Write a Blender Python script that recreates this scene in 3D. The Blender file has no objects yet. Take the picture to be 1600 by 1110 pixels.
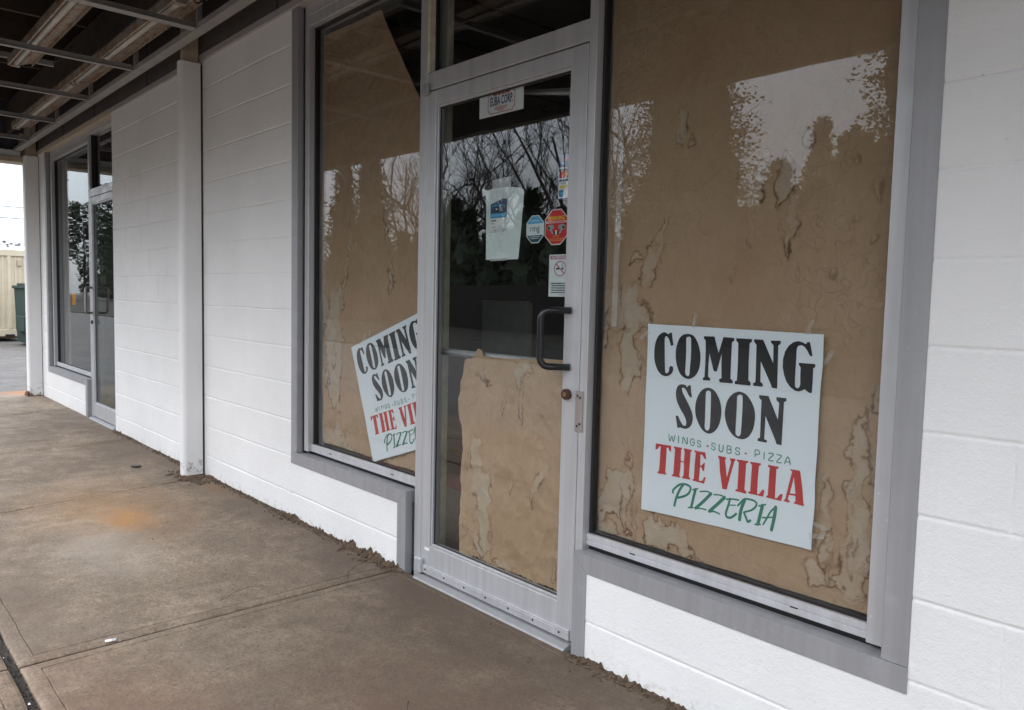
import bpy, bmesh, math, random
import numpy as np
from mathutils import Vector, Matrix
from mathutils.geometry import tessellate_polygon

# ------------------------------------------------------------------ camera, world, sun, exposure
scene = bpy.context.scene
COL = scene.collection
R = math.radians

cam_data = bpy.data.cameras.new("camera")
cam = bpy.data.objects.new("camera", cam_data)
COL.objects.link(cam)
yaw, pit, rol = 0.8373, 0.0720, 0.0227
fw = Vector((-math.sin(yaw) * math.cos(pit), math.cos(yaw) * math.cos(pit), -math.sin(pit)))
rt = Vector((math.cos(yaw), math.sin(yaw), 0))
up = rt.cross(fw)
rt2 = rt * math.cos(rol) + up * math.sin(rol)
up2 = -rt * math.sin(rol) + up * math.cos(rol)
m3 = Matrix((rt2, up2, -fw)).transposed()
cam.matrix_world = Matrix.Translation((0, -1.9421, 1.24)) @ m3.to_4x4()
cam_data.sensor_width = 36
cam_data.lens = 36 * 1208.0 / 1600
cam_data.clip_end = 2000
cam_data.clip_start = 0.05
scene.camera = cam

SUN_EL, SUN_AZ = 48.0, 200.0        # sun stands out in front of the shop, behind cloud
world = bpy.data.worlds.new("World")
scene.world = world
world.use_nodes = True
wn = world.node_tree
wn.nodes.clear()
w_out = wn.nodes.new("ShaderNodeOutputWorld")
w_bg = wn.nodes.new("ShaderNodeBackground")
w_sky = wn.nodes.new("ShaderNodeTexSky")
w_sky.sky_type = 'NISHITA'
w_sky.sun_disc = False
w_sky.sun_elevation = R(SUN_EL)
w_sky.sun_rotation = R(SUN_AZ)
w_sky.dust_density = 1.2
w_sky.air_density = 1.0
w_hs = wn.nodes.new("ShaderNodeHueSaturation")
w_hs.inputs['Saturation'].default_value = 0.62      # overcast: the cloud layer takes the blue out
# broad cloud structure
w_tc = wn.nodes.new("ShaderNodeTexCoord")
w_nz = wn.nodes.new("ShaderNodeTexNoise")
w_nz.inputs['Scale'].default_value = 2.2
w_nz.inputs['Detail'].default_value = 6
w_mr = wn.nodes.new("ShaderNodeMapRange")
w_mr.inputs['From Min'].default_value = 0.3
w_mr.inputs['From Max'].default_value = 0.7
w_mr.inputs['To Min'].default_value = 0.80
w_mr.inputs['To Max'].default_value = 1.2
w_mx = wn.nodes.new("ShaderNodeMixRGB")
w_mx.blend_type = 'MULTIPLY'
w_mx.inputs[0].default_value = 1.0
wn.links.new(w_tc.outputs['Generated'], w_nz.inputs['Vector'])
wn.links.new(w_nz.outputs['Fac'], w_mr.inputs['Value'])
wn.links.new(w_sky.outputs[0], w_hs.inputs['Color'])
w_veil = wn.nodes.new("ShaderNodeMixRGB")            # the grey cloud sheet in front of the clear sky
w_veil.inputs[0].default_value = 0.80
w_veil.inputs[2].default_value = (4.45, 4.72, 5.15, 1)
wn.links.new(w_hs.outputs[0], w_veil.inputs[1])
wn.links.new(w_veil.outputs[0], w_mx.inputs[1])
wn.links.new(w_mr.outputs[0], w_mx.inputs[2])
# an overcast sky is about three times brighter overhead than at the horizon
w_sx = wn.nodes.new("ShaderNodeSeparateXYZ")
wn.links.new(w_tc.outputs['Generated'], w_sx.inputs[0])
w_gr = wn.nodes.new("ShaderNodeMapRange")
w_gr.inputs['From Min'].default_value = 0.0
w_gr.inputs['From Max'].default_value = 1.0
w_gr.inputs['To Min'].default_value = 0.72
w_gr.inputs['To Max'].default_value = 2.9
wn.links.new(w_sx.outputs['Z'], w_gr.inputs['Value'])
w_mx2 = wn.nodes.new("ShaderNodeMixRGB")
w_mx2.blend_type = 'MULTIPLY'
w_mx2.inputs[0].default_value = 1.0
wn.links.new(w_mx.outputs[0], w_mx2.inputs[1])
wn.links.new(w_gr.outputs[0], w_mx2.inputs[2])
wn.links.new(w_mx2.outputs[0], w_bg.inputs['Color'])
w_bg.inputs['Strength'].default_value = 0.15
wn.links.new(w_bg.outputs[0], w_out.inputs['Surface'])

sun_data = bpy.data.lights.new("sun", 'SUN')
sun_data.energy = 0.5
sun_data.angle = R(60)
sun_data.color = (1.0, 0.985, 0.965)
sun = bpy.data.objects.new("sun", sun_data)
COL.objects.link(sun)
# direction to the sun: out over the lot (-y), a little toward -x
sd = Vector((-0.34 * math.cos(R(SUN_EL)), -0.94 * math.cos(R(SUN_EL)), math.sin(R(SUN_EL))))
sun.rotation_euler = sd.to_track_quat('Z', 'Y').to_euler()

scene.view_settings.view_transform = 'Standard'
scene.view_settings.look = 'None'
scene.view_settings.gamma = 1
scene.view_settings.exposure = 1.14
scene.cycles.max_bounces = 8
scene.cycles.diffuse_bounces = 4
scene.cycles.transparent_max_bounces = 16
scene.cycles.sample_clamp_indirect = 6.0

# ------------------------------------------------------------------ helpers
def tag(o, label=None, cat=None, group=None, kind=None):
    if label: o["label"] = label
    if cat: o["category"] = cat
    if group: o["group"] = group
    if kind: o["kind"] = kind
    return o

def empty(name, loc, label=None, cat=None, group=None):
    o = bpy.data.objects.new(name, None)
    o.empty_display_size = 0.1
    COL.objects.link(o)
    o.location = loc
    return tag(o, label, cat, group)

def link_mesh(name, me, mats, parent=None, smooth=False):
    o = bpy.data.objects.new(name, me)
    for m in (mats if isinstance(mats, (list, tuple)) else [mats]):
        me.materials.append(m)
    COL.objects.link(o)
    if parent is not None:
        o.parent = parent
        # everything is modelled in world coordinates; cancel the parents' offset
        M = Vector((0, 0, 0)); p = parent
        while p is not None:
            M += p.location; p = p.parent
        o.location = -M
    if smooth:
        me.polygons.foreach_set('use_smooth', [True] * len(me.polygons))
    return o

class MB:
    """collects vertices and faces, each face with a material slot"""
    def __init__(s):
        s.v = []; s.f = []; s.m = []
    def add(s, vs, fs, mi=0):
        b = len(s.v)
        s.v.extend(vs)
        for f in fs:
            s.f.append(tuple(b + i for i in f)); s.m.append(mi)
    def box(s, x0, x1, y0, y1, z0, z1, mi=0, bev=0.0015):
        if x0 > x1: x0, x1 = x1, x0
        if y0 > y1: y0, y1 = y1, y0
        if z0 > z1: z0, z1 = z1, z0
        b = min(bev, (x1 - x0) * .3, (y1 - y0) * .3, (z1 - z0) * .3)
        if b <= 0:
            vs = [(x, y, z) for z in (z0, z1) for y in (y0, y1) for x in (x0, x1)]
            s.add(vs, [(0, 2, 3, 1), (4, 5, 7, 6), (0, 1, 5, 4), (2, 6, 7, 3), (0, 4, 6, 2), (1, 3, 7, 5)], mi)
            return
        # chamfered box: 3 verts per corner
        vs = []; idx = {}
        for cx in (0, 1):
            for cy in (0, 1):
                for cz in (0, 1):
                    X = (x0, x1)[cx]; Y = (y0, y1)[cy]; Z = (z0, z1)[cz]
                    dx = b if cx == 0 else -b; dy = b if cy == 0 else -b; dz = b if cz == 0 else -b
                    idx[(cx, cy, cz)] = len(vs)
                    vs += [(X, Y + dy, Z + dz), (X + dx, Y, Z + dz), (X + dx, Y + dy, Z)]
        I = lambda c, k: idx[c] + k
        fs = []
        for c in (0, 1):
            q = [(c, 0, 0), (c, 1, 0), (c, 1, 1), (c, 0, 1)]
            fs.append(tuple(I(k, 0) for k in (q if c else q[::-1])))
            q = [(0, c, 0), (0, c, 1), (1, c, 1), (1, c, 0)]
            fs.append(tuple(I(k, 1) for k in (q if c else q[::-1])))
            q = [(0, 0, c), (1, 0, c), (1, 1, c), (0, 1, c)]
            fs.append(tuple(I(k, 2) for k in (q if c else q[::-1])))
        for a in (0, 1):
            for c in (0, 1):
                fs.append((I((0, a, c), 1), I((1, a, c), 1), I((1, a, c), 2), I((0, a, c), 2)))
                fs.append((I((a, 0, c), 0), I((a, 1, c), 0), I((a, 1, c), 2), I((a, 0, c), 2)))
                fs.append((I((a, c, 0), 0), I((a, c, 1), 0), I((a, c, 1), 1), I((a, c, 0), 1)))
        for k in idx:
            fs.append((I(k, 0), I(k, 1), I(k, 2)))
        s.add(vs, fs, mi)
    def tube(s, pts, r, n=10, mi=0, cap=True, radii=None):
        pts = [Vector(p) for p in pts]
        t0 = (pts[1] - pts[0]).normalized()
        ref = Vector((0, 0, 1)) if abs(t0.z) < .9 else Vector((1, 0, 0))
        nrm = t0.cross(ref).normalized()
        vs = []
        for i, p in enumerate(pts):
            a = pts[max(i - 1, 0)]; b = pts[min(i + 1, len(pts) - 1)]
            t = (b - a).normalized()
            nrm = (nrm - t * nrm.dot(t)).normalized()
            bi = t.cross(nrm)
            rr = radii[i] if radii else r
            for k in range(n):
                an = 2 * math.pi * k / n
                vs.append(tuple(p + nrm * (rr * math.cos(an)) + bi * (rr * math.sin(an))))
        fs = []
        for i in range(len(pts) - 1):
            for k in range(n):
                a = i * n + k; b = i * n + (k + 1) % n
                fs.append((a, b, b + n, a + n))
        if cap:
            fs.append(tuple(range(n))[::-1]); fs.append(tuple(range((len(pts) - 1) * n, len(pts) * n)))
        s.add(vs, fs, mi)
    def prism_y(s, loop, y0, y1, mi=0):
        """polygon given in (x, z), from y0 (towards the street) to y1"""
        n = len(loop)
        vs = [(x, y0, z) for x, z in loop] + [(x, y1, z) for x, z in loop]
        fs = [tuple(range(n)), tuple(range(2 * n - 1, n - 1, -1))]
        fs += [(i, i + n, (i + 1) % n + n, (i + 1) % n) for i in range(n)]
        s.add(vs, fs, mi)
    def prism_x(s, loop, x0, x1, mi=0):
        """profile in (y, z) swept along x"""
        n = len(loop)
        vs = [(x0, y, z) for y, z in loop] + [(x1, y, z) for y, z in loop]
        fs = [tuple(range(n)), tuple(range(2 * n - 1, n - 1, -1))]
        fs += [(i, i + n, (i + 1) % n + n, (i + 1) % n) for i in range(n)]
        s.add(vs, fs, mi)
    def flat(s, loops, y, mi=0):
        """filled polygon with holes lying in the plane y, loops in (x, z)"""
        tri = tessellate_polygon([[Vector((p[0], p[1], 0)) for p in l] for l in loops])
        pts = [p for l in loops for p in l]
        s.add([(p[0], y, p[1]) for p in pts], [tuple(t) for t in tri], mi)
    def mesh(s, name):
        me = bpy.data.meshes.new(name)
        me.from_pydata(s.v, [], s.f)
        me.polygons.foreach_set('material_index', s.m)
        me.update()
        return me
    def build(s, name, mats, parent=None, smooth=False, fix=True):
        me = s.mesh(name)
        if fix:
            bm = bmesh.new(); bm.from_mesh(me)
            bmesh.ops.recalc_face_normals(bm, faces=bm.faces)
            bm.to_mesh(me); bm.free()
        return link_mesh(name, me, mats, parent, smooth)

def smooth_loop(l, k=3):
    """closed Catmull-Rom through the points"""
    out = []; n = len(l)
    for i in range(n):
        p0, p1, p2, p3 = (np.array(l[(i + d) % n]) for d in (-1, 0, 1, 2))
        for j in range(k):
            t = j / k
            q = .5 * ((2 * p1) + (-p0 + p2) * t + (2 * p0 - 5 * p1 + 4 * p2 - p3) * t * t + (-p0 + 3 * p1 - 3 * p2 + p3) * t ** 3)
            out.append((float(q[0]), float(q[1])))
    return out

def smooth_line(l, k=4):
    if len(l) < 3: return l
    out = []; n = len(l)
    for i in range(n - 1):
        p0 = np.array(l[max(i - 1, 0)]); p1 = np.array(l[i]); p2 = np.array(l[i + 1]); p3 = np.array(l[min(i + 2, n - 1)])
        for j in range(k):
            t = j / k
            q = .5 * ((2 * p1) + (-p0 + p2) * t + (2 * p0 - 5 * p1 + 4 * p2 - p3) * t * t + (-p0 + 3 * p1 - 3 * p2 + p3) * t ** 3)
            out.append((float(q[0]), float(q[1])))
    out.append(tuple(l[-1]))
    return out

def ribbon_loop(line, w):
    """outline of a stroke of width w with rounded ends"""
    P = [np.array(p, float) for p in line]; L = []; Rr = []
    n = len(P); h = w / 2
    for i in range(n):
        t = P[min(i + 1, n - 1)] - P[max(i - 1, 0)]
        t = t / (np.hypot(*t) + 1e-9); nn = np.array((-t[1], t[0]))
        L.append(tuple(P[i] + nn * h)); Rr.append(tuple(P[i] - nn * h))
    def cap(p, t):
        a0 = math.atan2(t[1], t[0])
        return [tuple(p + h * np.array((math.cos(a0 + a), math.sin(a0 + a)))) for a in (R(45), 0, R(-45))]
    t1 = P[-1] - P[-2]; t0 = P[0] - P[1]
    return L + cap(P[-1], t1) + Rr[::-1] + cap(P[0], t0)

def hash2(ix, iy, seed):
    h = (ix.astype(np.int64) * 374761393 + iy.astype(np.int64) * 668265263 + seed * 974634777) & 0xffffffff
    h = ((h ^ (h >> 13)) * 1274126177) & 0xffffffff
    h = h ^ (h >> 16)
    return (h & 0xffffff) / float(0xffffff)

def vnoise(x, y, seed=0):
    x = np.asarray(x, float); y = np.asarray(y, float)
    ix = np.floor(x); iy = np.floor(y); fx = x - ix; fy = y - iy
    fx = fx * fx * (3 - 2 * fx); fy = fy * fy * (3 - 2 * fy)
    a = hash2(ix, iy, seed); b = hash2(ix + 1, iy, seed); c = hash2(ix, iy + 1, seed); d = hash2(ix + 1, iy + 1, seed)
    return (a * (1 - fx) + b * fx) * (1 - fy) + (c * (1 - fx) + d * fx) * fy

def fbm(x, y, oct=4, seed=0):
    s = 0; a = .5; t = 0
    for o in range(oct):
        s = s + a * vnoise(x * 2 ** o, y * 2 ** o, seed + o * 17); t += a; a *= .5
    return s / t

# ------------------------------------------------------------------ materials
def mat(name):
    m = bpy.data.materials.new(name); m.use_nodes = True
    nt = m.node_tree; b = nt.nodes['Principled BSDF']
    return m, nt, b

def N(nt, typ, **kw):
    n = nt.nodes.new(typ)
    for k, v in kw.items():
        if k in n.inputs: n.inputs[k].default_value = v
        else: setattr(n, k, v)
    return n

def noise(nt, co, scale, detail=4, rough=.55, dist=0.0):
    n = N(nt, 'ShaderNodeTexNoise', Scale=scale, Detail=detail, Roughness=rough, Distortion=dist)
    nt.links.new(co, n.inputs['Vector'])
    return n.outputs['Fac']

def ramp(nt, val, a, b, lo=0.0, hi=1.0):
    n = N(nt, 'ShaderNodeMapRange')
    n.inputs['From Min'].default_value = a; n.inputs['From Max'].default_value = b
    n.inputs['To Min'].default_value = lo; n.inputs['To Max'].default_value = hi
    nt.links.new(val, n.inputs['Value'])
    return n.outputs[0]

def mixc(nt, fac, a, b, blend='MIX'):
    n = N(nt, 'ShaderNodeMixRGB', blend_type=blend)
    for i, v in ((0, fac), (1, a), (2, b)):
        if hasattr(v, 'links') or hasattr(v, 'is_linked'):
            nt.links.new(v, n.inputs[i])
        elif i == 0: n.inputs[0].default_value = v
        else: n.inputs[i].default_value = (*v, 1) if len(v) == 3 else v
    return n.outputs[0]

def math_(nt, op, a, b=None):
    n = N(nt, 'ShaderNodeMath', operation=op)
    for i, v in ((0, a), (1, b)):
        if v is None: continue
        if hasattr(v, 'is_linked'): nt.links.new(v, n.inputs[i])
        else: n.inputs[i].default_value = v
    return n.outputs[0]

def bump(nt, b, h, strength=.3, dist=.01):
    n = N(nt, 'ShaderNodeBump')
    n.inputs['Strength'].default_value = strength; n.inputs['Distance'].default_value = dist
    nt.links.new(h, n.inputs['Height'])
    nt.links.new(n.outputs[0], b.inputs['Normal'])
    return n

def coords(nt, scale=(1, 1, 1)):
    tc = N(nt, 'ShaderNodeNewGeometry')
    mp = N(nt, 'ShaderNodeMapping'); mp.inputs['Scale'].default_value = scale
    nt.links.new(tc.outputs['Position'], mp.inputs['Vector'])
    return mp.outputs[0]

def simple(name, col, rough=.6, metal=0.0, var=.12, nscale=14.0, bstr=.0, spec=None):
    m, nt, b = mat(name)
    co = coords(nt)
    f = noise(nt, co, nscale, 5)
    d = tuple(c * (1 - var) for c in col); l = tuple(min(1, c * (1 + var)) for c in col)
    nt.links.new(mixc(nt, ramp(nt, f, .3, .7), d, l), b.inputs['Base Color'])
    b.inputs['Roughness'].default_value = rough; b.inputs['Metallic'].default_value = metal
    if spec is not None: b.inputs['Specular IOR Level'].default_value = spec
    if bstr: bump(nt, b, noise(nt, co, nscale * 8, 4), bstr, .002)
    return m

def block_paint(name, col, grime, reach=.06):
    """thick masonry paint over concrete block: pits, brush grain, splashed dirt near the pavement"""
    m, nt, b = mat(name)
    co = coords(nt)
    big = noise(nt, co, 1.6, 4); mid = noise(nt, co, 9, 5)
    c = mixc(nt, ramp(nt, big, .3, .7), tuple(x * .91 for x in col), col)
    c = mixc(nt, ramp(nt, mid, .55, .8, 0, .10), c, (.55, .53, .50))
    # pin holes
    vo = N(nt, 'ShaderNodeTexVoronoi', Scale=38.0); nt.links.new(co, vo.inputs['Vector'])
    pit = math_(nt, 'MULTIPLY', ramp(nt, vo.outputs['Distance'], .05, .10, 1, 0), ramp(nt, noise(nt, co, 4.1, 2), .56, .62))
    c = mixc(nt, math_(nt, 'MULTIPLY', pit, .55), c, (.16, .15, .14))
    # dirt splash in the lowest course
    sx = N(nt, 'ShaderNodeSeparateXYZ'); g = N(nt, 'ShaderNodeNewGeometry'); nt.links.new(g.outputs['Position'], sx.inputs[0])
    low = ramp(nt, sx.outputs['Z'], .0, reach, 1, 0)
    low = math_(nt, 'MULTIPLY', low, ramp(nt, noise(nt, co, 26, 6, .7), (.50 if reach < .1 else .54), (.75 if reach < .1 else .60)))
    c = mixc(nt, math_(nt, 'MULTIPLY', low, grime), c, (.20, .14, .09))
    # faint drip streaks
    co2 = coords(nt, (14, 14, .7))
    c = mixc(nt, ramp(nt, noise(nt, co2, 1.0, 3), .62, .8, 0, .10), c, (.42, .39, .34))
    nt.links.new(c, b.inputs['Base Color'])
    b.inputs['Roughness'].default_value = .62
    b.inputs['Specular IOR Level'].default_value = .3
    h = math_(nt, 'ADD', math_(nt, 'MULTIPLY', noise(nt, co, 55, 6, .65), .7), math_(nt, 'MULTIPLY', noise(nt, co, 190, 3), .35))
    h = math_(nt, 'SUBTRACT', h, math_(nt, 'MULTIPLY', pit, .6))
    bump(nt, b, h, .65, .006)
    return m

def metal_paint(name, col, rough=.42, streak=.18, metal=.25, scuff=(.52, .52, .54)):
    """satin aluminium storefront section with vertical weathering"""
    m, nt, b = mat(name)
    co = coords(nt); co2 = coords(nt, (30, 30, 1.2))
    c = mixc(nt, ramp(nt, noise(nt, co2, 1.0, 5), .3, .7), tuple(x * (1 - streak) for x in col), tuple(min(1, x * (1 + streak * .6)) for x in col))
    c = mixc(nt, ramp(nt, noise(nt, co, 7, 7, .7), .56, .75, 0, .45), c, scuff)
    c = mixc(nt, ramp(nt, noise(nt, co, 60, 4, .7), .66, .74, 0, .6), c, tuple(min(1, x * 1.7) for x in col))
    nt.links.new(c, b.inputs['Base Color'])
    nt.links.new(ramp(nt, noise(nt, co, 20, 5), .3, .7, rough - .08, rough + .14), b.inputs['Roughness'])
    b.inputs['Metallic'].default_value = metal
    bump(nt, b, noise(nt, co, 140, 3), .06, .002)
    return m

def glass_mat(name, tint=(.915, .93, .932), wav=.02, dirt=.006, n=1.52):
    m, nt, b = mat(name)
    nt.nodes.remove(b)
    out = nt.nodes['Material Output']
    co = coords(nt)
    g = N(nt, 'ShaderNodeNewGeometry')
    ior = ramp(nt, g.outputs['Backfacing'], 0, 1, n, 1 / n)
    fr = N(nt, 'ShaderNodeFresnel'); nt.links.new(ior, fr.inputs['IOR'])
    bp = N(nt, 'ShaderNodeBump'); bp.inputs['Strength'].default_value = wav; bp.inputs['Distance'].default_value = .02
    nt.links.new(noise(nt, co, 2.3, 2), bp.inputs['Height'])
    gl = N(nt, 'ShaderNodeBsdfGlossy'); gl.inputs['Roughness'].default_value = 0.0
    nt.links.new(bp.outputs[0], gl.inputs['Normal'])
    tr = N(nt, 'ShaderNodeBsdfTransparent'); tr.inputs['Color'].default_value = (*tint, 1)
    mx = N(nt, 'ShaderNodeMixShader')
    nt.links.new(fr.outputs[0], mx.inputs[0]); nt.links.new(tr.outputs[0], mx.inputs[1]); nt.links.new(gl.outputs[0], mx.inputs[2])
    # film of dust
    df = N(nt, 'ShaderNodeBsdfDiffuse'); df.inputs['Color'].default_value = (.45, .44, .42, 1)
    mx2 = N(nt, 'ShaderNodeMixShader')
    f = math_(nt, 'MULTIPLY', ramp(nt, noise(nt, coords(nt, (6, 6, 1.2)), 1.5, 6, .65), .35, .8), dirt)
    nt.links.new(f, mx2.inputs[0]); nt.links.new(mx.outputs[0], mx2.inputs[1]); nt.links.new(df.outputs[0], mx2.inputs[2])
    nt.links.new(mx2.outputs[0], out.inputs['Surface'])
    return m

def film_mat(name, col, alpha):
    m, nt, b = mat(name)
    out = nt.nodes['Material Output']
    tr = N(nt, 'ShaderNodeBsdfTransparent')
    mx = N(nt, 'ShaderNodeMixShader')
    f = ramp(nt, noise(nt, coords(nt), 14, 3), .3, .7, alpha * .8, alpha * 1.2)
    nt.links.new(f, mx.inputs[0])
    b.inputs['Base Color'].default_value = (*col, 1); b.inputs['Roughness'].default_value = .35
    nt.links.new(tr.outputs[0], mx.inputs[1]); nt.links.new(b.outputs[0], mx.inputs[2])
    nt.links.new(mx.outputs[0], out.inputs['Surface'])
    return m

def kraft_mat(name):
    """brown kraft paper: fibre, creases with shade put into the colour, and the water marks stored on the mesh (r = bleached, g = tide line)"""
    m, nt, b = mat(name)
    co = coords(nt)
    c = mixc(nt, ramp(nt, noise(nt, co, 3.0, 5, .6), .3, .7), (.405, .262, .155), (.475, .325, .205))
    c = mixc(nt, ramp(nt, noise(nt, coords(nt, (1, 1, .45)), 34, 7, .7), .45, .70, 0, .30), c, (.35, .218, .122))  # stain blotches, also painting the light and dark of small wrinkles
    c = mixc(nt, ramp(nt, noise(nt, coords(nt, (1, 1, .6)), 13, 6, .7), .52, .72, 0, .24), c, (.52, .40, .28))
    vc = N(nt, 'ShaderNodeTexVoronoi', Scale=7.0, feature='DISTANCE_TO_EDGE'); nt.links.new(coords(nt, (1, 1, .7)), vc.inputs['Vector'])
    fold = math_(nt, 'MULTIPLY', ramp(nt, vc.outputs['Distance'], .0, .022, 1, 0), ramp(nt, noise(nt, co, 4.5, 3), .50, .62))
    c = mixc(nt, math_(nt, 'MULTIPLY', fold, .22), c, (.24, .145, .08))  # crease shade painted as darker fold lines
    at = N(nt, 'ShaderNodeAttribute', attribute_name='watermark')
    sp = N(nt, 'ShaderNodeSeparateColor'); nt.links.new(at.outputs['Color'], sp.inputs[0])
    pale = math_(nt, 'MULTIPLY', sp.outputs[0], ramp(nt, noise(nt, co, 22, 4), .2, .8, .65, 1.0))
    c = mixc(nt, pale, c, (.50, .445, .355))
    c = mixc(nt, sp.outputs[1], c, (.10, .042, .015))
    nt.links.new(c, b.inputs['Base Color'])
    b.inputs['Roughness'].default_value = .8; b.inputs['Specular IOR Level'].default_value = .15
    vo = N(nt, 'ShaderNodeTexVoronoi', Scale=9.0, feature='DISTANCE_TO_EDGE')
    wv = N(nt, 'ShaderNodeVectorMath', operation='ADD'); nz = N(nt, 'ShaderNodeTexNoise', Scale=6.0); nt.links.new(co, nz.inputs['Vector'])
    nt.links.new(co, wv.inputs[0]); nt.links.new(nz.outputs['Color'], wv.inputs[1]); nt.links.new(wv.outputs[0], vo.inputs['Vector'])
    cre = ramp(nt, vo.outputs['Distance'], 0, .035, 1, 0)
    cre = math_(nt, 'MULTIPLY', cre, ramp(nt, noise(nt, co, 3, 2), .4, .6))
    h = math_(nt, 'ADD', noise(nt, co, 10, 7, .62), math_(nt, 'MULTIPLY', cre, .22))
    bump(nt, b, h, .48, .03)
    return m

def concrete_mat(name, base, dark, rust=True):
    m, nt, b = mat(name)
    co = coords(nt)
    g = N(nt, 'ShaderNodeNewGeometry')
    c = mixc(nt, ramp(nt, noise(nt, co, 1.25, 8, .68), .36, .60), dark, base)
    c = mixc(nt, ramp(nt, noise(nt, coords(nt, (.5, 1.6, 1)), 2.4, 7, .65), .50, .72, 0, .55), c, tuple(min(1, x * 1.45) for x in base))
    c = mixc(nt, ramp(nt, noise(nt, co, 6.5, 7, .75), .48, .66, 0, .6), c, tuple(x * .62 for x in dark))
    # fine aggregate
    c = mixc(nt, ramp(nt, noise(nt, co, 3.2, 9, .78, .3), .42, .58, .55, 0), c, tuple(x * .66 for x in dark))
    c = mixc(nt, ramp(nt, noise(nt, coords(nt, (2.2, .6, 1)), 5, 8, .7), .52, .68, 0, .25), c, tuple(min(1, x * 1.25) for x in base))
    c = mixc(nt, ramp(nt, noise(nt, co, 24, 8, .8), .40, .52, .3, 0), c, tuple(x * .62 for x in dark))
    c = mixc(nt, ramp(nt, noise(nt, co, 70, 6, .8), .37, .52, .75, 0), c, tuple(x * .42 for x in dark))
    c = mixc(nt, ramp(nt, noise(nt, co, 95, 5, .8), .56, .68, 0, .65), c, tuple(min(1, x * 1.9) for x in base))
    vo = N(nt, 'ShaderNodeTexVoronoi', Scale=30.0); nt.links.new(co, vo.inputs['Vector'])
    chip = math_(nt, 'MULTIPLY', ramp(nt, vo.outputs['Distance'], .07, .12, 1, 0), ramp(nt, noise(nt, co, 5, 3), .55, .6))
    c = mixc(nt, math_(nt, 'MULTIPLY', chip, .7), c, (.05, .038, .03))
    if rust:
        def blot(x, y, rx, ry, col, amt, th0, th1, ns):
            nonlocal c
            mp = N(nt, 'ShaderNodeMapping'); mp.vector_type = 'POINT'
            mp.inputs['Location'].default_value = (-x / rx, -y / ry, 0)
            mp.inputs['Scale'].default_value = (1 / rx, 1 / ry, 0)
            nt.links.new(g.outputs['Position'], mp.inputs['Vector'])
            ln = N(nt, 'ShaderNodeVectorMath', operation='LENGTH'); nt.links.new(mp.outputs[0], ln.inputs[0])
            f = math_(nt, 'ADD', ln.outputs['Value'], math_(nt, 'MULTIPLY', math_(nt, 'SUBTRACT', noise(nt, co, ns, 9, .78), .5), 2.4))
            c = mixc(nt, ramp(nt, f, th0, th1, amt, 0), c, col)
        blot(-4.75, -.72, .75, .42, (.36, .21, .10), .55, .1, 1.25, 7)
        blot(-4.45, -.72, .30, .16, (.38, .185, .060), .85, .0, 1.05, 11)
        blot(-4.80, -.09, .32, .10, (.36, .20, .085), .6, .2, 1.1, 12)
        blot(-10.75, -.12, .4, .3, (.33, .13, .04), .8, .2, 1.1, 6)
        blot(-1.75, -.55, 1.5, .85, (.098, .070, .049), .70, .2, 1.35, 3)
        blot(-1.55, -.75, .8, .45, (.130, .075, .050), .45, .3, 1.2, 4)
        blot(-2.9, -.02, 2.6, .32, (.10, .070, .050), .75, .3, 1.25, 6)
        blot(-6.4, -.02, 2.2, .30, (.12, .085, .06), .65, .3, 1.25, 6)
        blot(-3.55, -1.40, .9, .22, (.12, .085, .06), .6, .2, 1.2, 5)
        blot(-4.0, -.95, .5, .25, (.34, .29, .24), .5, .2, 1.2, 4)
        blot(-2.3, -1.35, .6, .3, (.15, .085, .055), .6, .2, 1.2, 4)
    nt.links.new(c, b.inputs['Base Color'])
    nt.links.new(ramp(nt, noise(nt, co, 3, 5), .3, .7, .62, .85), b.inputs['Roughness'])
    b.inputs['Specular IOR Level'].default_value = .35
    h = math_(nt, 'ADD', noise(nt, co, 90, 6, .7), math_(nt, 'MULTIPLY', noise(nt, co, 9, 4), .8))
    bump(nt, b, h, .4, .006)
    return m

def rust_mat(name, base, rustcol, lo, hi, rough=.6, metal=.2):
    m, nt, b = mat(name)
    co = coords(nt)
    f = ramp(nt, noise(nt, co, 16, 8, .75), lo, hi)
    c = mixc(nt, f, base, rustcol)
    c = mixc(nt, ramp(nt, noise(nt, co, 70, 4, .7), .55, .7, 0, .5), c, tuple(x * .4 for x in rustcol))
    nt.links.new(c, b.inputs['Base Color'])
    b.inputs['Roughness'].default_value = rough; b.inputs['Metallic'].default_value = metal
    bump(nt, b, noise(nt, co, 60, 5), .3, .004)
    return m

M = {}
M['wall'] = block_paint('white block paint', (.80, .79, .775), .8)
M['column'] = block_paint('white column paint', (.80, .79, .775), 1.0, .17)
M['trim'] = metal_paint('grey trim paint', (.315, .312, .318), .45, .10, .2, (.45, .45, .48))
M['frame'] = metal_paint('satin aluminium', (.50, .498, .505), .40, .12, .35, (.43, .42, .42))
M['sillrail'] = metal_paint('clear aluminium sill', (.58, .58, .60), .38, .12, .4, (.34, .30, .26))
M['dirtysill'] = simple('dusty sill', (.24, .195, .16), .8, 0, .3, 30, .3)
M['gasket'] = simple('black gasket', (.012, .012, .013), .5, 0, .2)
M['glass'] = glass_mat('window glass')
M['doorglass'] = glass_mat('door glass', (.94, .955, .95), .02, .006, 1.68)
M['farglass'] = glass_mat('far glass', (.80, .85, .84), .03, .03)
M['kraft'] = kraft_mat('kraft paper')
M['side'] = concrete_mat('brown stained concrete', (.350, .272, .196), (.185, .136, .095))
M['kerb'] = concrete_mat('kerb concrete', (.27, .20, .14), (.18, .126, .085), False)
M['joint'] = simple('joint dirt', (.035, .028, .022), .95, 0, .4, 60, .4)
M['asphalt'] = concrete_mat('old asphalt', (.150, .138, .125), (.098, .088, .080), False)
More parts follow.
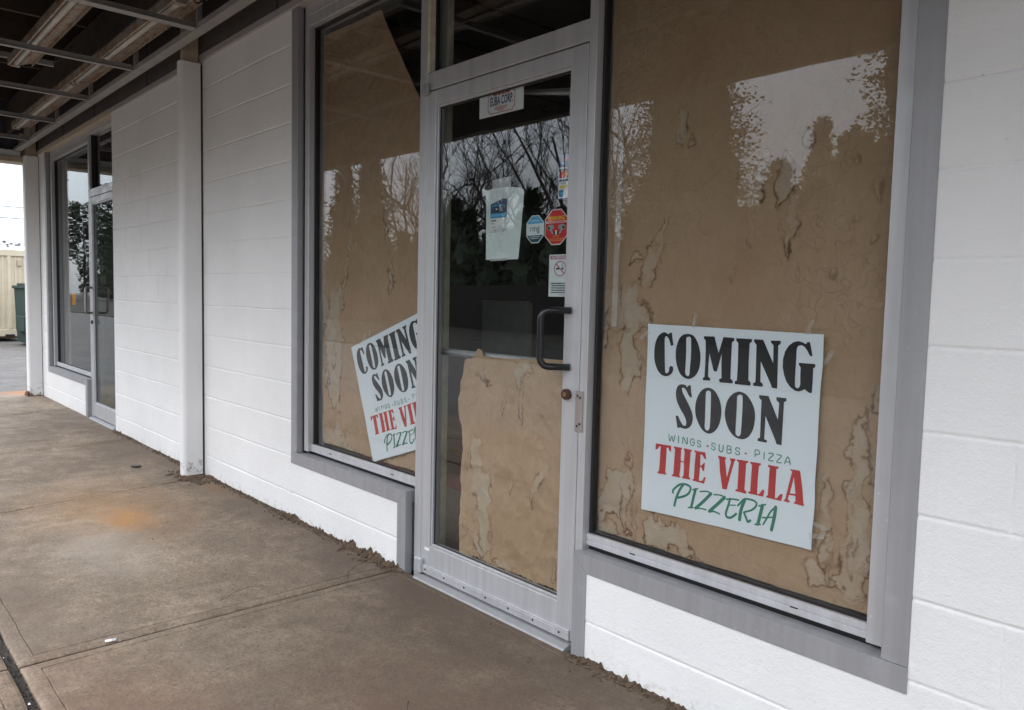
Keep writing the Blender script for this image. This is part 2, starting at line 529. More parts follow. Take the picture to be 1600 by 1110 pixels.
M['rubble'] = simple('crumbled dirt', (.105, .070, .045), .95, 0, .5, 40, .6)
M['soffit'] = simple('dark header paint', (.085, .074, .068), .7, 0, .2, 6, .1)
M['tanboard'] = simple('tan trim board', (.44, .36, .27), .65, 0, .15, 9, .1)
M['topmould'] = simple('weathered grey moulding', (.36, .335, .315), .6, 0, .12, 9, .1)
M['channel'] = simple('painted steel channel', (.30, .285, .27), .5, .2, .12, 10, .05)
M['deck'] = simple('dark roof deck', (.055, .047, .044), .85, 0, .25, 4, .1)
M['deckwood'] = simple('old rafter wood', (.060, .042, .032), .8, 0, .3, 7, .2)
M['fasciain'] = simple('dark violet sign back', (.050, .046, .062), .6, 0, .2, 3)
M['fascia'] = simple('fascia metal', (.16, .14, .13), .6, .1, .1, 3)
M['fixture'] = rust_mat('rusty fixture enamel', (.34, .305, .26), (.26, .105, .03), .47, .60)
M['fixtureclean'] = rust_mat('dusty fixture enamel', (.30, .275, .24), (.24, .13, .06), .55, .7)
M['tubeglass'] = simple('dusty lamp tube', (.46, .43, .38), .3, 0, .1, 12)
M['wire'] = simple('black wire', (.015, .014, .013), .5)
M['rustplate'] = rust_mat('rusty steel', (.10, .045, .022), (.20, .075, .028), .4, .6, .8, .1)
M['cream'] = simple('cream painted wood', (.62, .57, .42), .55, 0, .18, 20, .1)
M['handle'] = simple('black coated steel', (.012, .012, .013), .28, 0, .2)
M['brass'] = simple('brass cylinder', (.55, .36, .12), .35, .8, .15, 60)
M['bronze'] = simple('bronze collar', (.09, .045, .035), .45, .5, .2, 40)
M['plate'] = metal_paint('steel guard plate', (.38, .33, .31), .42, .15, .5, (.28, .22, .19))
M['screw'] = simple('dark screw', (.05, .045, .04), .5, .3)
M['poster'] = simple('coated poster stock', (.79, .83, .845), .35, 0, .02, 3)
M['ink_k'] = simple('black ink', (.014, .013, .014), .35, 0, .1)
M['ink_r'] = simple('red ink', (.52, .022, .025), .4, 0, .08)
M['ink_g'] = simple('green ink', (.012, .20, .125), .4, 0, .08)
M['tape'] = film_mat('clear tape', (.80, .78, .74), .13)
M['tapepale'] = film_mat('packing tape', (.78, .78, .76), .42)
M['longstrip'] = film_mat('pale see-through strip', (.78, .74, .68), .22)
M['white'] = simple('white card', (.80, .80, .80), .5, 0, .03)
M['offwhite'] = simple('thin copy paper', (.70, .77, .76), .6, 0, .05, 25)
M['navy'] = simple('navy print', (.035, .06, .14), .4)
M['blue'] = simple('blue print', (.02, .25, .47), .4)
M['ltblue'] = simple('light blue print', (.10, .42, .66), .4)
M['red'] = simple('red print', (.62, .012, .015), .35)
M['rust_ink'] = simple('brick red print', (.50, .10, .07), .5)
M['yellow'] = simple('yellow print', (.85, .60, .03), .4)
M['orange'] = simple('orange print', (.80, .24, .02), .4)
M['pink'] = simple('pink print', (.52, .16, .27), .5)
M['greyp'] = simple('grey print', (.35, .36, .38), .4)
M['teal'] = simple('dark teal print', (.01, .06, .09), .4)
M['room'] = simple('dark brown room wall', (.15, .12, .09), .8, 0, .2, 3)
M['roomceil'] = simple('grey ceiling tile', (.22, .22, .22), .85, 0, .15, 8)
M['roomfloor'] = simple('vinyl floor', (.07, .065, .06), .5, 0, .15, 5)
M['redtop'] = simple('red laminate', (.62, .035, .035), .35)
M['bluetop'] = simple('blue laminate', (.012, .03, .10), .4)
M['beige'] = simple('beige panel', (.55, .48, .38), .6)
M['board'] = simple('dull acrylic panel', (.46, .46, .42), .35, 0, .1)
M['cont'] = simple('cream container steel', (.60, .515, .37), .55, .05, .06, 5, .03)
M['contrust'] = simple('container underside', (.24, .15, .10), .8)
M['dump'] = rust_mat('green dumpster steel', (.005, .030, .022), (.014, .020, .013), .56, .7, .8, .0)
M['dumplid'] = simple('black plastic lid', (.02, .021, .022), .5, 0, .2, 8, .2)
M['graff_w'] = simple('white spray', (.62, .68, .64), .6)
M['graff_g'] = simple('bright green spray', (.10, .70, .25), .6)
M['shed'] = simple('white metal roof', (.80, .81, .83), .5, 0, .04, 2)
M['bark'] = simple('grey bark', (.085, .072, .062), .9, 0, .25, 20)
M['twig'] = simple('bare twig bark', (.065, .053, .047), .9, 0, .25, 20)
M['needle'] = simple('dark conifer foliage', (.032, .045, .022), .8, 0, .5, 1.6)
M['needle2'] = simple('cedar foliage', (.040, .046, .020), .8, 0, .5, 1.9)
M['verge'] = simple('added dark verge', (.024, .021, .013), .95, 0, .5, 3, .3)
M['fencew'] = simple('weathered fence board', (.030, .026, .022), .85, 0, .25, 5)
M['pole'] = simple('white lamp pole', (.75, .75, .74), .5)
M['bollard'] = simple('orange bollard sleeve', (.75, .33, .04), .5)
POSTER_CORNERS = [(-1.585,1.17),(-0.989,1.164),(-0.995,0.566),(-1.587,0.553)]
GLYPHS = [
  ('K',True,[[(0.1699,0.1026),(0.1599,0.1076),(0.1531,0.1011),(0.1497,0.0913),(0.1429,0.0751),(0.1328,0.0638),(0.1244,0.059),(0.1177,0.0639),(0.1144,0.0786),(0.1163,0.1192),(0.1199,0.1908),(0.1235,0.238),(0.1269,0.2493),(0.1353,0.2526),(0.1437,0.2477),(0.1487,0.2379),(0.1503,0.2232),(0.157,0.2134),(0.1687,0.2134),(0.1755,0.2199),(0.1756,0.2346),(0.1672,0.2509),(0.1522,0.2623),(0.132,0.2689),(0.1068,0.2656),(0.0832,0.251),(0.0663,0.2283),(0.0527,0.1959),(0.0476,0.157),(0.0507,0.1115),(0.0607,0.079),(0.0774,0.0545),(0.1008,0.0413),(0.1159,0.0395),(0.1311,0.0459),(0.1378,0.0491),(0.1462,0.0409),(0.1596,0.0408),(0.1647,0.0684),(0.1716,0.0977)]]),
  ('K',True,[[(0.2636,0.0399),(0.2922,0.0446),(0.3158,0.0673),(0.3328,0.1015),(0.3431,0.1424),(0.3433,0.1801),(0.3368,0.2161),(0.3201,0.2457),(0.2967,0.2637),(0.2732,0.2703),(0.2463,0.2654),(0.221,0.2475),(0.2024,0.2166),(0.1904,0.1742),(0.1885,0.1286),(0.1984,0.0877),(0.2134,0.0599),(0.2368,0.0434)], [(0.2637,0.0546),(0.2755,0.0545),(0.2822,0.0675),(0.2841,0.1084),(0.2844,0.1607),(0.2813,0.2147),(0.2798,0.2425),(0.2748,0.2539),(0.2681,0.2556),(0.258,0.2507),(0.2529,0.2376),(0.2528,0.2131),(0.2542,0.1625),(0.2539,0.1102),(0.252,0.071),(0.2553,0.0579)]]),
  ('K',False,[[(0.3593,0.0456),(0.4231,0.0435),(0.4505,0.1238),(0.4751,0.043),(0.5355,0.0441),(0.539,0.054),(0.5323,0.0623),(0.5256,0.0656),(0.5246,0.1596),(0.5252,0.2452),(0.5387,0.2551),(0.5388,0.2683),(0.4632,0.27),(0.458,0.2569),(0.4664,0.2503),(0.4731,0.2486),(0.4693,0.1779),(0.4689,0.1269),(0.4443,0.2175),(0.4275,0.2175),(0.4224,0.2077),(0.3967,0.129),(0.3937,0.1881),(0.3941,0.2471),(0.4059,0.2537),(0.4077,0.2668),(0.364,0.2685),(0.3622,0.257),(0.3723,0.2505),(0.3736,0.1898),(0.3732,0.1193),(0.3712,0.0668),(0.3611,0.0587)]]),
  ('K',False,[[(0.549,0.044),(0.6362,0.0433),(0.6363,0.0565),(0.6247,0.0649),(0.6236,0.1492),(0.626,0.2433),(0.6395,0.2549),(0.638,0.2698),(0.5506,0.2699),(0.5505,0.2567),(0.5622,0.2501),(0.5632,0.1544),(0.5609,0.067),(0.5491,0.0572)]]),
  ('K',False,[[(0.648,0.0432),(0.6967,0.0428),(0.7546,0.1501),(0.7522,0.0655),(0.7387,0.054),(0.7369,0.0441),(0.789,0.042),(0.7891,0.0553),(0.7774,0.0653),(0.78,0.1699),(0.7825,0.2696),(0.7539,0.2679),(0.7488,0.2547),(0.6891,0.1472),(0.6916,0.2448),(0.7051,0.2548),(0.7052,0.268),(0.6531,0.2681),(0.653,0.2549),(0.6647,0.2499),(0.6642,0.1804),(0.6616,0.0695),(0.6481,0.0564)]]),
  ('K',False,[[(0.9506,0.099),(0.949,0.1024),(0.9389,0.1024),(0.9321,0.0925),(0.9236,0.0775),(0.91,0.0626),(0.8965,0.056),(0.8848,0.0578),(0.8764,0.0629),(0.8715,0.0779),(0.8719,0.1145),(0.8708,0.1778),(0.8713,0.2361),(0.8731,0.2494),(0.8799,0.2561),(0.8883,0.2561),(0.895,0.2494),(0.8982,0.2377),(0.8961,0.1927),(0.8958,0.1594),(0.8873,0.1494),(0.8855,0.1378),(0.9661,0.1373),(0.9679,0.1507),(0.9579,0.1574),(0.9585,0.2175),(0.9573,0.271),(0.9456,0.2726),(0.9304,0.2643),(0.9202,0.2577),(0.9102,0.2644),(0.8935,0.2711),(0.8733,0.2694),(0.8479,0.2545),(0.8276,0.2312),(0.8138,0.1997),(0.8051,0.1648),(0.8048,0.1283),(0.8129,0.0916),(0.8294,0.0632),(0.8528,0.0447),(0.8762,0.0379),(0.8964,0.041),(0.9115,0.0476),(0.9182,0.0475),(0.9215,0.0392),(0.9349,0.039),(0.9419,0.064)]]),
  ('K',True,[[(0.3006,0.3619),(0.2871,0.3618),(0.277,0.3504),(0.2634,0.3308),(0.2499,0.3193),(0.2398,0.3193),(0.2365,0.3275),(0.2433,0.3454),(0.2637,0.3749),(0.2874,0.4093),(0.3044,0.4404),(0.3113,0.4682),(0.3081,0.4944),(0.2964,0.5156),(0.2746,0.5285),(0.251,0.53),(0.2358,0.5267),(0.2308,0.5283),(0.2173,0.5298),(0.2104,0.502),(0.2036,0.4694),(0.2187,0.4694),(0.2272,0.4825),(0.2424,0.5038),(0.2543,0.5137),(0.2661,0.5138),(0.2711,0.504),(0.2693,0.486),(0.2574,0.4631),(0.232,0.4319),(0.2099,0.3976),(0.1997,0.365),(0.1996,0.3356),(0.2112,0.3112),(0.233,0.3014),(0.2566,0.303),(0.2684,0.3128),(0.2751,0.3046),(0.2902,0.303),(0.2937,0.3308)]]),
  ('K',True,[[(0.3978,0.3029),(0.4298,0.3111),(0.4535,0.3341),(0.4722,0.3687),(0.4809,0.4082),(0.4795,0.4477),(0.4696,0.4854),(0.4496,0.5166),(0.4278,0.5312),(0.4059,0.536),(0.3756,0.5243),(0.3501,0.4963),(0.3297,0.4585),(0.3228,0.4175),(0.3276,0.3766),(0.3442,0.339),(0.3659,0.3144)], [(0.3979,0.3177),(0.4097,0.321),(0.4148,0.3308),(0.4168,0.3784),(0.4172,0.4441),(0.4158,0.4999),(0.4109,0.5147),(0.4025,0.5212),(0.3924,0.5178),(0.3856,0.5063),(0.3854,0.4719),(0.385,0.4063),(0.3846,0.3374),(0.3878,0.3243)]]),
  ('K',True,[[(0.5811,0.3045),(0.6114,0.3111),(0.6368,0.3326),(0.6589,0.364),(0.6709,0.4005),(0.6713,0.4435),(0.6632,0.4832),(0.6432,0.5178),(0.6181,0.5341),(0.5912,0.5373),(0.5608,0.5288),(0.532,0.5039),(0.5116,0.4675),(0.5012,0.428),(0.5043,0.3852),(0.5175,0.3473),(0.5425,0.3193),(0.5643,0.3078)], [(0.5812,0.3194),(0.593,0.321),(0.5981,0.3309),(0.6001,0.3821),(0.599,0.4531),(0.5977,0.5043),(0.5927,0.5208),(0.5827,0.5256),(0.5725,0.5206),(0.5674,0.509),(0.5671,0.4645),(0.5683,0.3936),(0.5678,0.3342),(0.5728,0.3243)]]),
  ('K',False,[[(0.6887,0.3094),(0.7392,0.3094),(0.7939,0.4157),(0.7965,0.336),(0.7813,0.3244),(0.7812,0.3094),(0.8333,0.3094),(0.8334,0.3227),(0.8217,0.3294),(0.8209,0.4241),(0.8202,0.5355),(0.7932,0.5337),(0.7881,0.5204),(0.7282,0.4072),(0.7274,0.5183),(0.7426,0.5234),(0.741,0.535),(0.6922,0.533),(0.6921,0.5214),(0.7038,0.5148),(0.703,0.4171),(0.7024,0.3343),(0.6888,0.3227)]]),
  ('R',False,[[(0.0813,0.6313),(0.1824,0.6306),(0.1826,0.6616),(0.1741,0.6615),(0.1639,0.6451),(0.1538,0.6434),(0.1525,0.715),(0.1511,0.7785),(0.1595,0.7819),(0.1578,0.7884),(0.0988,0.7891),(0.1005,0.7794),(0.1089,0.7763),(0.112,0.708),(0.1134,0.643),(0.1033,0.6461),(0.0932,0.6606),(0.0798,0.6654),(0.0797,0.6442)]]),
  ('R',False,[[(0.1976,0.6308),(0.2532,0.6313),(0.2515,0.6378),(0.2465,0.6443),(0.2468,0.6998),(0.267,0.7017),(0.2684,0.6478),(0.2633,0.6396),(0.265,0.6314),(0.3155,0.6336),(0.3139,0.6401),(0.3072,0.6433),(0.3042,0.7152),(0.3028,0.7758),(0.3113,0.7808),(0.3113,0.789),(0.2591,0.7898),(0.2607,0.7817),(0.2674,0.7769),(0.2689,0.7393),(0.2671,0.7066),(0.2468,0.7064),(0.247,0.7423),(0.2421,0.7798),(0.2489,0.7815),(0.2472,0.7897),(0.1933,0.7889),(0.1949,0.7807),(0.2033,0.7776),(0.2047,0.7189),(0.2078,0.6455),(0.1993,0.6389)]]),
  ('R',False,[[(0.324,0.6336),(0.3964,0.6344),(0.4034,0.6673),(0.395,0.6688),(0.378,0.6489),(0.3679,0.6488),(0.3682,0.7046),(0.3766,0.7047),(0.3883,0.6901),(0.3968,0.6885),(0.3936,0.7311),(0.3852,0.731),(0.375,0.7129),(0.3682,0.7128),(0.3653,0.7832),(0.372,0.785),(0.3872,0.7803),(0.3955,0.7607),(0.4056,0.7608),(0.3974,0.7952),(0.3232,0.7908),(0.3248,0.7843),(0.3332,0.7811),(0.3345,0.7107),(0.3375,0.6452),(0.3291,0.6386)]]),
  ('R',False,[[(0.4723,0.6384),(0.5212,0.6405),(0.5195,0.6488),(0.5145,0.6537),(0.5303,0.7395),(0.5499,0.6573),(0.5431,0.649),(0.5431,0.6408),(0.5751,0.6394),(0.5735,0.6477),(0.5684,0.6542),(0.5504,0.7249),(0.5324,0.8021),(0.5071,0.8018),(0.5054,0.7951),(0.488,0.7192),(0.4808,0.6549),(0.474,0.6466)]]),
  ('R',False,[[(0.5802,0.6411),(0.6475,0.6385),(0.6459,0.6484),(0.6358,0.6516),(0.6347,0.721),(0.6335,0.7838),(0.6454,0.7923),(0.6437,0.8022),(0.5813,0.7996),(0.5829,0.7914),(0.593,0.7882),(0.5942,0.7172),(0.5937,0.6528),(0.5836,0.6478)]]),
  ('R',False,[[(0.656,0.6403),(0.7166,0.6392),(0.7167,0.6475),(0.7066,0.6524),(0.7038,0.7186),(0.7044,0.7915),(0.7145,0.79),(0.7312,0.7654),(0.743,0.7656),(0.7382,0.7987),(0.6538,0.7974),(0.6571,0.7892),(0.6655,0.786),(0.6667,0.7248),(0.6679,0.6536),(0.6594,0.6486)]]),
  ('R',False,[[(0.7537,0.6396),(0.8127,0.6402),(0.8111,0.6485),(0.801,0.6517),(0.7999,0.7215),(0.8005,0.793),(0.8107,0.7915),(0.8273,0.7684),(0.8408,0.7669),(0.8344,0.8018),(0.7534,0.7989),(0.755,0.7906),(0.7617,0.7874),(0.7628,0.7227),(0.7639,0.653),(0.7555,0.6479)]]),
  ('R',False,[[(0.8717,0.6408),(0.9205,0.6397),(0.924,0.6514),(0.9382,0.7233),(0.9473,0.7885),(0.9507,0.7936),(0.9491,0.8036),(0.8984,0.7994),(0.9001,0.7928),(0.9068,0.7896),(0.9048,0.7629),(0.8728,0.7641),(0.868,0.7857),(0.8781,0.7925),(0.8765,0.8008),(0.8461,0.7986),(0.8478,0.792),(0.8545,0.7888),(0.8641,0.7356),(0.8819,0.6492),(0.8734,0.6475)], [(0.8922,0.676),(0.9047,0.7529),(0.8761,0.7558)]]),
]
STROKES = [
  ("G",[(0.2072,0.8755),(0.2054,0.8641),(0.2222,0.8448),(0.2508,0.824),(0.2862,0.818),(0.3115,0.825),(0.3167,0.8382),(0.3033,0.8641),(0.2747,0.8832),(0.241,0.8957)],0.0093),
  ("G",[(0.2693,0.821),(0.2459,0.8582),(0.2276,0.9036),(0.2193,0.9426)],0.0111),
  ("G",[(0.3302,0.8384),(0.3605,0.8274)],0.006),
  ("G",[(0.347,0.8337),(0.3371,0.8762),(0.3256,0.93)],0.012),
  ("G",[(0.3071,0.9362),(0.3391,0.9302)],0.0061),
  ("G",[(0.3757,0.8391),(0.4162,0.8316),(0.4432,0.8369)],0.006),
  ("G",[(0.4415,0.8386),(0.398,0.8871),(0.3526,0.9305)],0.0128),
  ("G",[(0.351,0.9337),(0.3813,0.9261),(0.4168,0.9268)],0.006),
  ("G",[(0.4584,0.8405),(0.4955,0.8361),(0.5226,0.8415)],0.006),
  ("G",[(0.5226,0.8432),(0.4807,0.8869),(0.4371,0.9305)],0.0135),
  ("G",[(0.4354,0.9337),(0.4657,0.9261),(0.4978,0.9316)],0.0068),
  ("G",[(0.5344,0.85),(0.5715,0.8423),(0.6035,0.8412)],0.0068),
  ("G",[(0.5546,0.8437),(0.5448,0.8847),(0.5349,0.9192),(0.5401,0.9374),(0.557,0.9394),(0.5755,0.9298),(0.5939,0.912)],0.0095),
  ("G",[(0.5481,0.8766),(0.5869,0.8706)],0.005),
  ("G",[(0.6004,0.8692),(0.6121,0.8562),(0.6355,0.8302),(0.6675,0.8257),(0.6946,0.8295),(0.7048,0.8412),(0.6948,0.8626),(0.6714,0.8804),(0.6411,0.8931)],0.0077),
  ("G",[(0.6372,0.8352),(0.6207,0.8845),(0.6144,0.9372)],0.0137),
  ("G",[(0.6377,0.8963),(0.6514,0.9214),(0.6617,0.9381),(0.6751,0.9285)],0.0095),
  ("G",[(0.7167,0.8481),(0.7537,0.8337)],0.0059),
  ("G",[(0.7369,0.8418),(0.7271,0.8913),(0.7174,0.9376)],0.0137),
  ("G",[(0.7022,0.9422),(0.7309,0.9362)],0.0068),
  ("G",[(0.7461,0.9331),(0.7627,0.9019),(0.7826,0.8624),(0.8093,0.8346)],0.0069),
  ("G",[(0.8077,0.8363),(0.8031,0.8861),(0.7918,0.9506)],0.0135),
  ("G",[(0.7407,0.9015),(0.7694,0.8938),(0.8064,0.8845)],0.006),
  ("G",[(0.1636,0.5718),(0.1722,0.6077),(0.1839,0.5785),(0.1941,0.6079),(0.204,0.5721)],0.0052),
  ("G",[(0.2276,0.5739),(0.2278,0.6082)],0.006),
  ("G",[(0.2548,0.6085),(0.2563,0.5742),(0.2817,0.6087),(0.2815,0.5744)],0.006),
  ("G",[(0.3271,0.5829),(0.3203,0.5763),(0.3102,0.5762),(0.3035,0.5844),(0.3036,0.6007),(0.3104,0.609),(0.3205,0.6091),(0.3255,0.6026),(0.3271,0.5927),(0.3153,0.5926)],0.0052),
  ("G",[(0.3675,0.5865),(0.3607,0.5799),(0.3523,0.5799),(0.3456,0.5847),(0.3473,0.5929),(0.3558,0.5963),(0.3642,0.5996),(0.3676,0.6062),(0.3609,0.6111),(0.3508,0.611),(0.3457,0.606)],0.0052),
  ("G",[(0.4551,0.5873),(0.4483,0.5806),(0.4382,0.5806),(0.4332,0.5871),(0.4349,0.5937),(0.4434,0.597),(0.4518,0.6004),(0.4535,0.607),(0.4485,0.6135),(0.4384,0.6134),(0.4316,0.6068)],0.0052),
  ("G",[(0.477,0.5825),(0.4771,0.6072),(0.4839,0.6155),(0.494,0.6156),(0.499,0.6074),(0.5006,0.5827)],0.006),
  ("G",[(0.5241,0.5813),(0.5244,0.6159),(0.5412,0.616),(0.5479,0.6111),(0.5479,0.6045),(0.5411,0.5979),(0.5242,0.5977)],0.0052),
  ("G",[(0.5241,0.5813),(0.541,0.5814),(0.5461,0.5864),(0.5461,0.593),(0.5411,0.5979)],0.0052),
  ("G",[(0.5966,0.5901),(0.5898,0.5835),(0.578,0.5834),(0.573,0.5899),(0.5748,0.5965),(0.5849,0.5999),(0.5934,0.6033),(0.5968,0.6099),(0.5901,0.6165),(0.5783,0.6164),(0.5715,0.6097)],0.0052),
  ("G",[(0.6827,0.6124),(0.6824,0.5793),(0.6993,0.5794),(0.7061,0.5844),(0.7061,0.5927),(0.6994,0.5976),(0.6826,0.5975)],0.005),
  ("G",[(0.7313,0.583),(0.7316,0.6162)],0.0052),
  ("G",[(0.7549,0.5832),(0.7819,0.5834),(0.7552,0.6164),(0.7822,0.6166)],0.0052),
  ("G",[(0.7987,0.5836),(0.824,0.5854),(0.799,0.6185),(0.8243,0.6187)],0.005),
  ("G",[(0.8411,0.6189),(0.856,0.5841),(0.8715,0.6192)],0.0052),
  ("G",[(0.8478,0.609),(0.8663,0.6091)],0.0043),
  ("R",[(0.4063,0.6),(0.4097,0.6)],0.0101),
  ("R",[(0.6287,0.6036),(0.6321,0.6037)],0.0093),
]
LEFT_POSTER_CORNERS = [(-3.474,0.977),(-2.9228,1.1575),(-2.7048,0.6025),(-3.256,0.422)]
STAINS_RIGHT = [[(-1.21,1.701),(-1.226,1.654),(-1.241,1.581),(-1.213,1.545),(-1.196,1.601),(-1.191,1.69)], [(-1.125,1.69),(-1.153,1.645),(-1.158,1.565),(-1.142,1.508),(-1.13,1.531),(-1.098,1.576),(-1.106,1.656)], [(-1.088,1.559),(-1.117,1.546),(-1.119,1.466),(-1.127,1.402),(-1.117,1.365),(-1.103,1.425),(-1.088,1.48)], [(-1.543,1.526),(-1.574,1.454),(-1.629,1.362),(-1.632,1.286),(-1.591,1.305),(-1.555,1.416),(-1.534,1.507)], [(-1.674,1.411),(-1.685,1.378),(-1.636,1.377),(-1.643,1.41)], [(-1.496,1.845),(-1.508,1.749),(-1.48,1.736),(-1.463,1.822)], [(-1.455,1.764),(-1.463,1.721),(-1.442,1.731)], [(-1.77,1.276),(-1.718,1.266),(-1.656,1.296),(-1.642,1.248),(-1.605,1.23),(-1.603,1.182),(-1.65,1.142),(-1.764,1.137)], [(-1.29,1.627),(-1.29,1.618),(-1.291,1.611),(-1.294,1.608),(-1.297,1.609),(-1.299,1.615),(-1.301,1.624),(-1.302,1.633),(-1.301,1.642),(-1.299,1.647),(-1.296,1.648),(-1.293,1.644),(-1.291,1.637)], [(-0.92,1.481),(-0.92,1.472),(-0.922,1.465),(-0.926,1.462),(-0.929,1.463),(-0.933,1.469),(-0.935,1.477),(-0.935,1.487),(-0.934,1.495),(-0.931,1.5),(-0.928,1.501),(-0.924,1.497),(-0.921,1.49)], [(-0.872,1.419),(-0.872,1.41),(-0.874,1.403),(-0.878,1.4),(-0.881,1.402),(-0.884,1.407),(-0.886,1.415),(-0.887,1.424),(-0.886,1.432),(-0.883,1.438),(-0.88,1.438),(-0.876,1.435),(-0.873,1.428)], [(-1.021,1.472),(-1.022,1.464),(-1.023,1.458),(-1.025,1.455),(-1.028,1.457),(-1.031,1.461),(-1.032,1.469),(-1.033,1.477),(-1.032,1.484),(-1.03,1.489),(-1.027,1.489),(-1.025,1.486),(-1.022,1.48)], [(-1.074,1.329),(-1.075,1.321),(-1.076,1.314),(-1.079,1.311),(-1.082,1.312),(-1.084,1.317),(-1.086,1.325),(-1.086,1.333),(-1.085,1.34),(-1.083,1.345),(-1.081,1.346),(-1.078,1.343),(-1.076,1.337)], [(-0.976,1.328),(-0.976,1.32),(-0.978,1.314),(-0.98,1.311),(-0.983,1.312),(-0.985,1.317),(-0.987,1.324),(-0.987,1.332),(-0.986,1.339),(-0.984,1.344),(-0.982,1.345),(-0.979,1.342),(-0.977,1.336)], [(-1.282,1.326),(-1.282,1.317),(-1.283,1.309),(-1.286,1.306),(-1.289,1.307),(-1.291,1.313),(-1.293,1.321),(-1.294,1.331),(-1.293,1.34),(-1.291,1.346),(-1.288,1.347),(-1.285,1.343),(-1.283,1.336)], [(-0.926,1.63),(-0.926,1.623),(-0.929,1.618),(-0.932,1.616),(-0.936,1.617),(-0.939,1.622),(-0.941,1.628),(-0.941,1.636),(-0.94,1.642),(-0.937,1.645),(-0.933,1.646),(-0.93,1.643),(-0.927,1.637)], [(-0.963,1.616),(-0.963,1.609),(-0.964,1.605),(-0.967,1.603),(-0.969,1.604),(-0.972,1.608),(-0.973,1.614),(-0.973,1.62),(-0.973,1.626),(-0.971,1.629),(-0.968,1.63),(-0.966,1.627),(-0.964,1.622)], [(-0.863,1.547),(-0.863,1.526),(-0.865,1.511),(-0.868,1.504),(-0.873,1.506),(-0.877,1.519),(-0.88,1.538),(-0.881,1.559),(-0.88,1.577),(-0.877,1.589),(-0.873,1.591),(-0.869,1.583),(-0.865,1.567)], [(-1.229,1.472),(-1.228,1.443),(-1.23,1.421),(-1.233,1.41),(-1.237,1.414),(-1.242,1.431),(-1.245,1.458),(-1.246,1.488),(-1.246,1.515),(-1.243,1.531),(-1.239,1.535),(-1.235,1.524),(-1.231,1.501)], [(-0.849,1.703),(-0.849,1.687),(-0.85,1.674),(-0.853,1.668),(-0.856,1.671),(-0.859,1.681),(-0.861,1.697),(-0.862,1.714),(-0.862,1.729),(-0.86,1.739),(-0.857,1.74),(-0.854,1.734),(-0.851,1.72)], [(-1.054,1.696),(-1.055,1.683),(-1.06,1.673),(-1.067,1.67),(-1.075,1.672),(-1.082,1.681),(-1.086,1.693),(-1.087,1.707),(-1.084,1.718),(-1.078,1.725),(-1.07,1.725),(-1.062,1.72),(-1.056,1.709)], [(-1.715,1.276),(-1.653,1.295),(-1.638,1.266),(-1.657,1.222),(-1.617,1.239),(-1.595,1.208),(-1.607,1.165),(-1.636,1.137),(-1.642,1.104),(-1.633,1.067),(-1.635,1.024),(-1.62,1.006),(-1.647,0.985),(-1.676,0.938),(-1.695,0.969),(-1.714,1.001),(-1.719,1.028),(-1.711,1.089),(-1.706,1.145),(-1.691,1.211),(-1.71,1.249)], [(-1.797,1.236),(-1.758,1.262),(-1.735,1.243),(-1.763,1.214),(-1.784,1.175),(-1.767,1.125),(-1.765,1.086),(-1.79,1.073)], [(-1.746,0.68),(-1.635,0.647),(-1.632,0.595),(-1.688,0.518),(-1.651,0.447),(-1.721,0.497),(-1.809,0.477),(-1.777,0.566)], [(-1.558,0.547),(-1.586,0.462),(-1.553,0.432),(-1.431,0.438),(-1.366,0.425),(-1.382,0.464),(-1.421,0.528),(-1.495,0.529)], [(-0.878,0.972),(-0.906,0.918),(-0.906,0.826),(-0.904,0.703),(-0.919,0.595),(-0.923,0.468),(-0.869,0.442),(-0.836,0.556),(-0.837,0.677),(-0.87,0.731),(-0.861,0.844),(-0.872,0.943)], [(-0.826,1.165),(-0.844,1.066),(-0.858,0.965),(-0.829,0.959),(-0.821,1.068)], [(-0.833,0.859),(-0.855,0.825),(-0.847,0.766),(-0.818,0.762),(-0.817,0.841)], [(-1.023,0.514),(-0.98,0.537),(-0.913,0.481),(-0.976,0.462)], [(-1.795,0.48),(-1.802,0.402),(-1.684,0.438),(-1.738,0.479)]]
STAINS_LEFT = [[(-3.53,1.597),(-3.591,1.326),(-3.637,1.152),(-3.661,1.035),(-3.626,1.037),(-3.599,1.163),(-3.554,1.363),(-3.511,1.587)], [(-3.237,1.757),(-3.218,1.633),(-3.165,1.429),(-3.146,1.271),(-3.114,1.271),(-3.133,1.393),(-3.193,1.587)], [(-3.849,1.287),(-3.777,1.228),(-3.746,1.179),(-3.765,1.099),(-3.847,1.076)], [(-3.742,1.278),(-3.769,1.153),(-3.782,0.999),(-3.737,0.82),(-3.736,0.693),(-3.651,0.619),(-3.597,0.708),(-3.626,0.829),(-3.588,1.009),(-3.617,1.157),(-3.605,1.279)], [(-3.866,0.607),(-3.778,0.575),(-3.763,0.506),(-3.691,0.502),(-3.651,0.592),(-3.595,0.544),(-3.567,0.493),(-3.487,0.464),(-3.435,0.432),(-3.791,0.409),(-3.865,0.404)], [(-3.286,0.482),(-3.275,0.51),(-3.25,0.462),(-3.273,0.426)]]
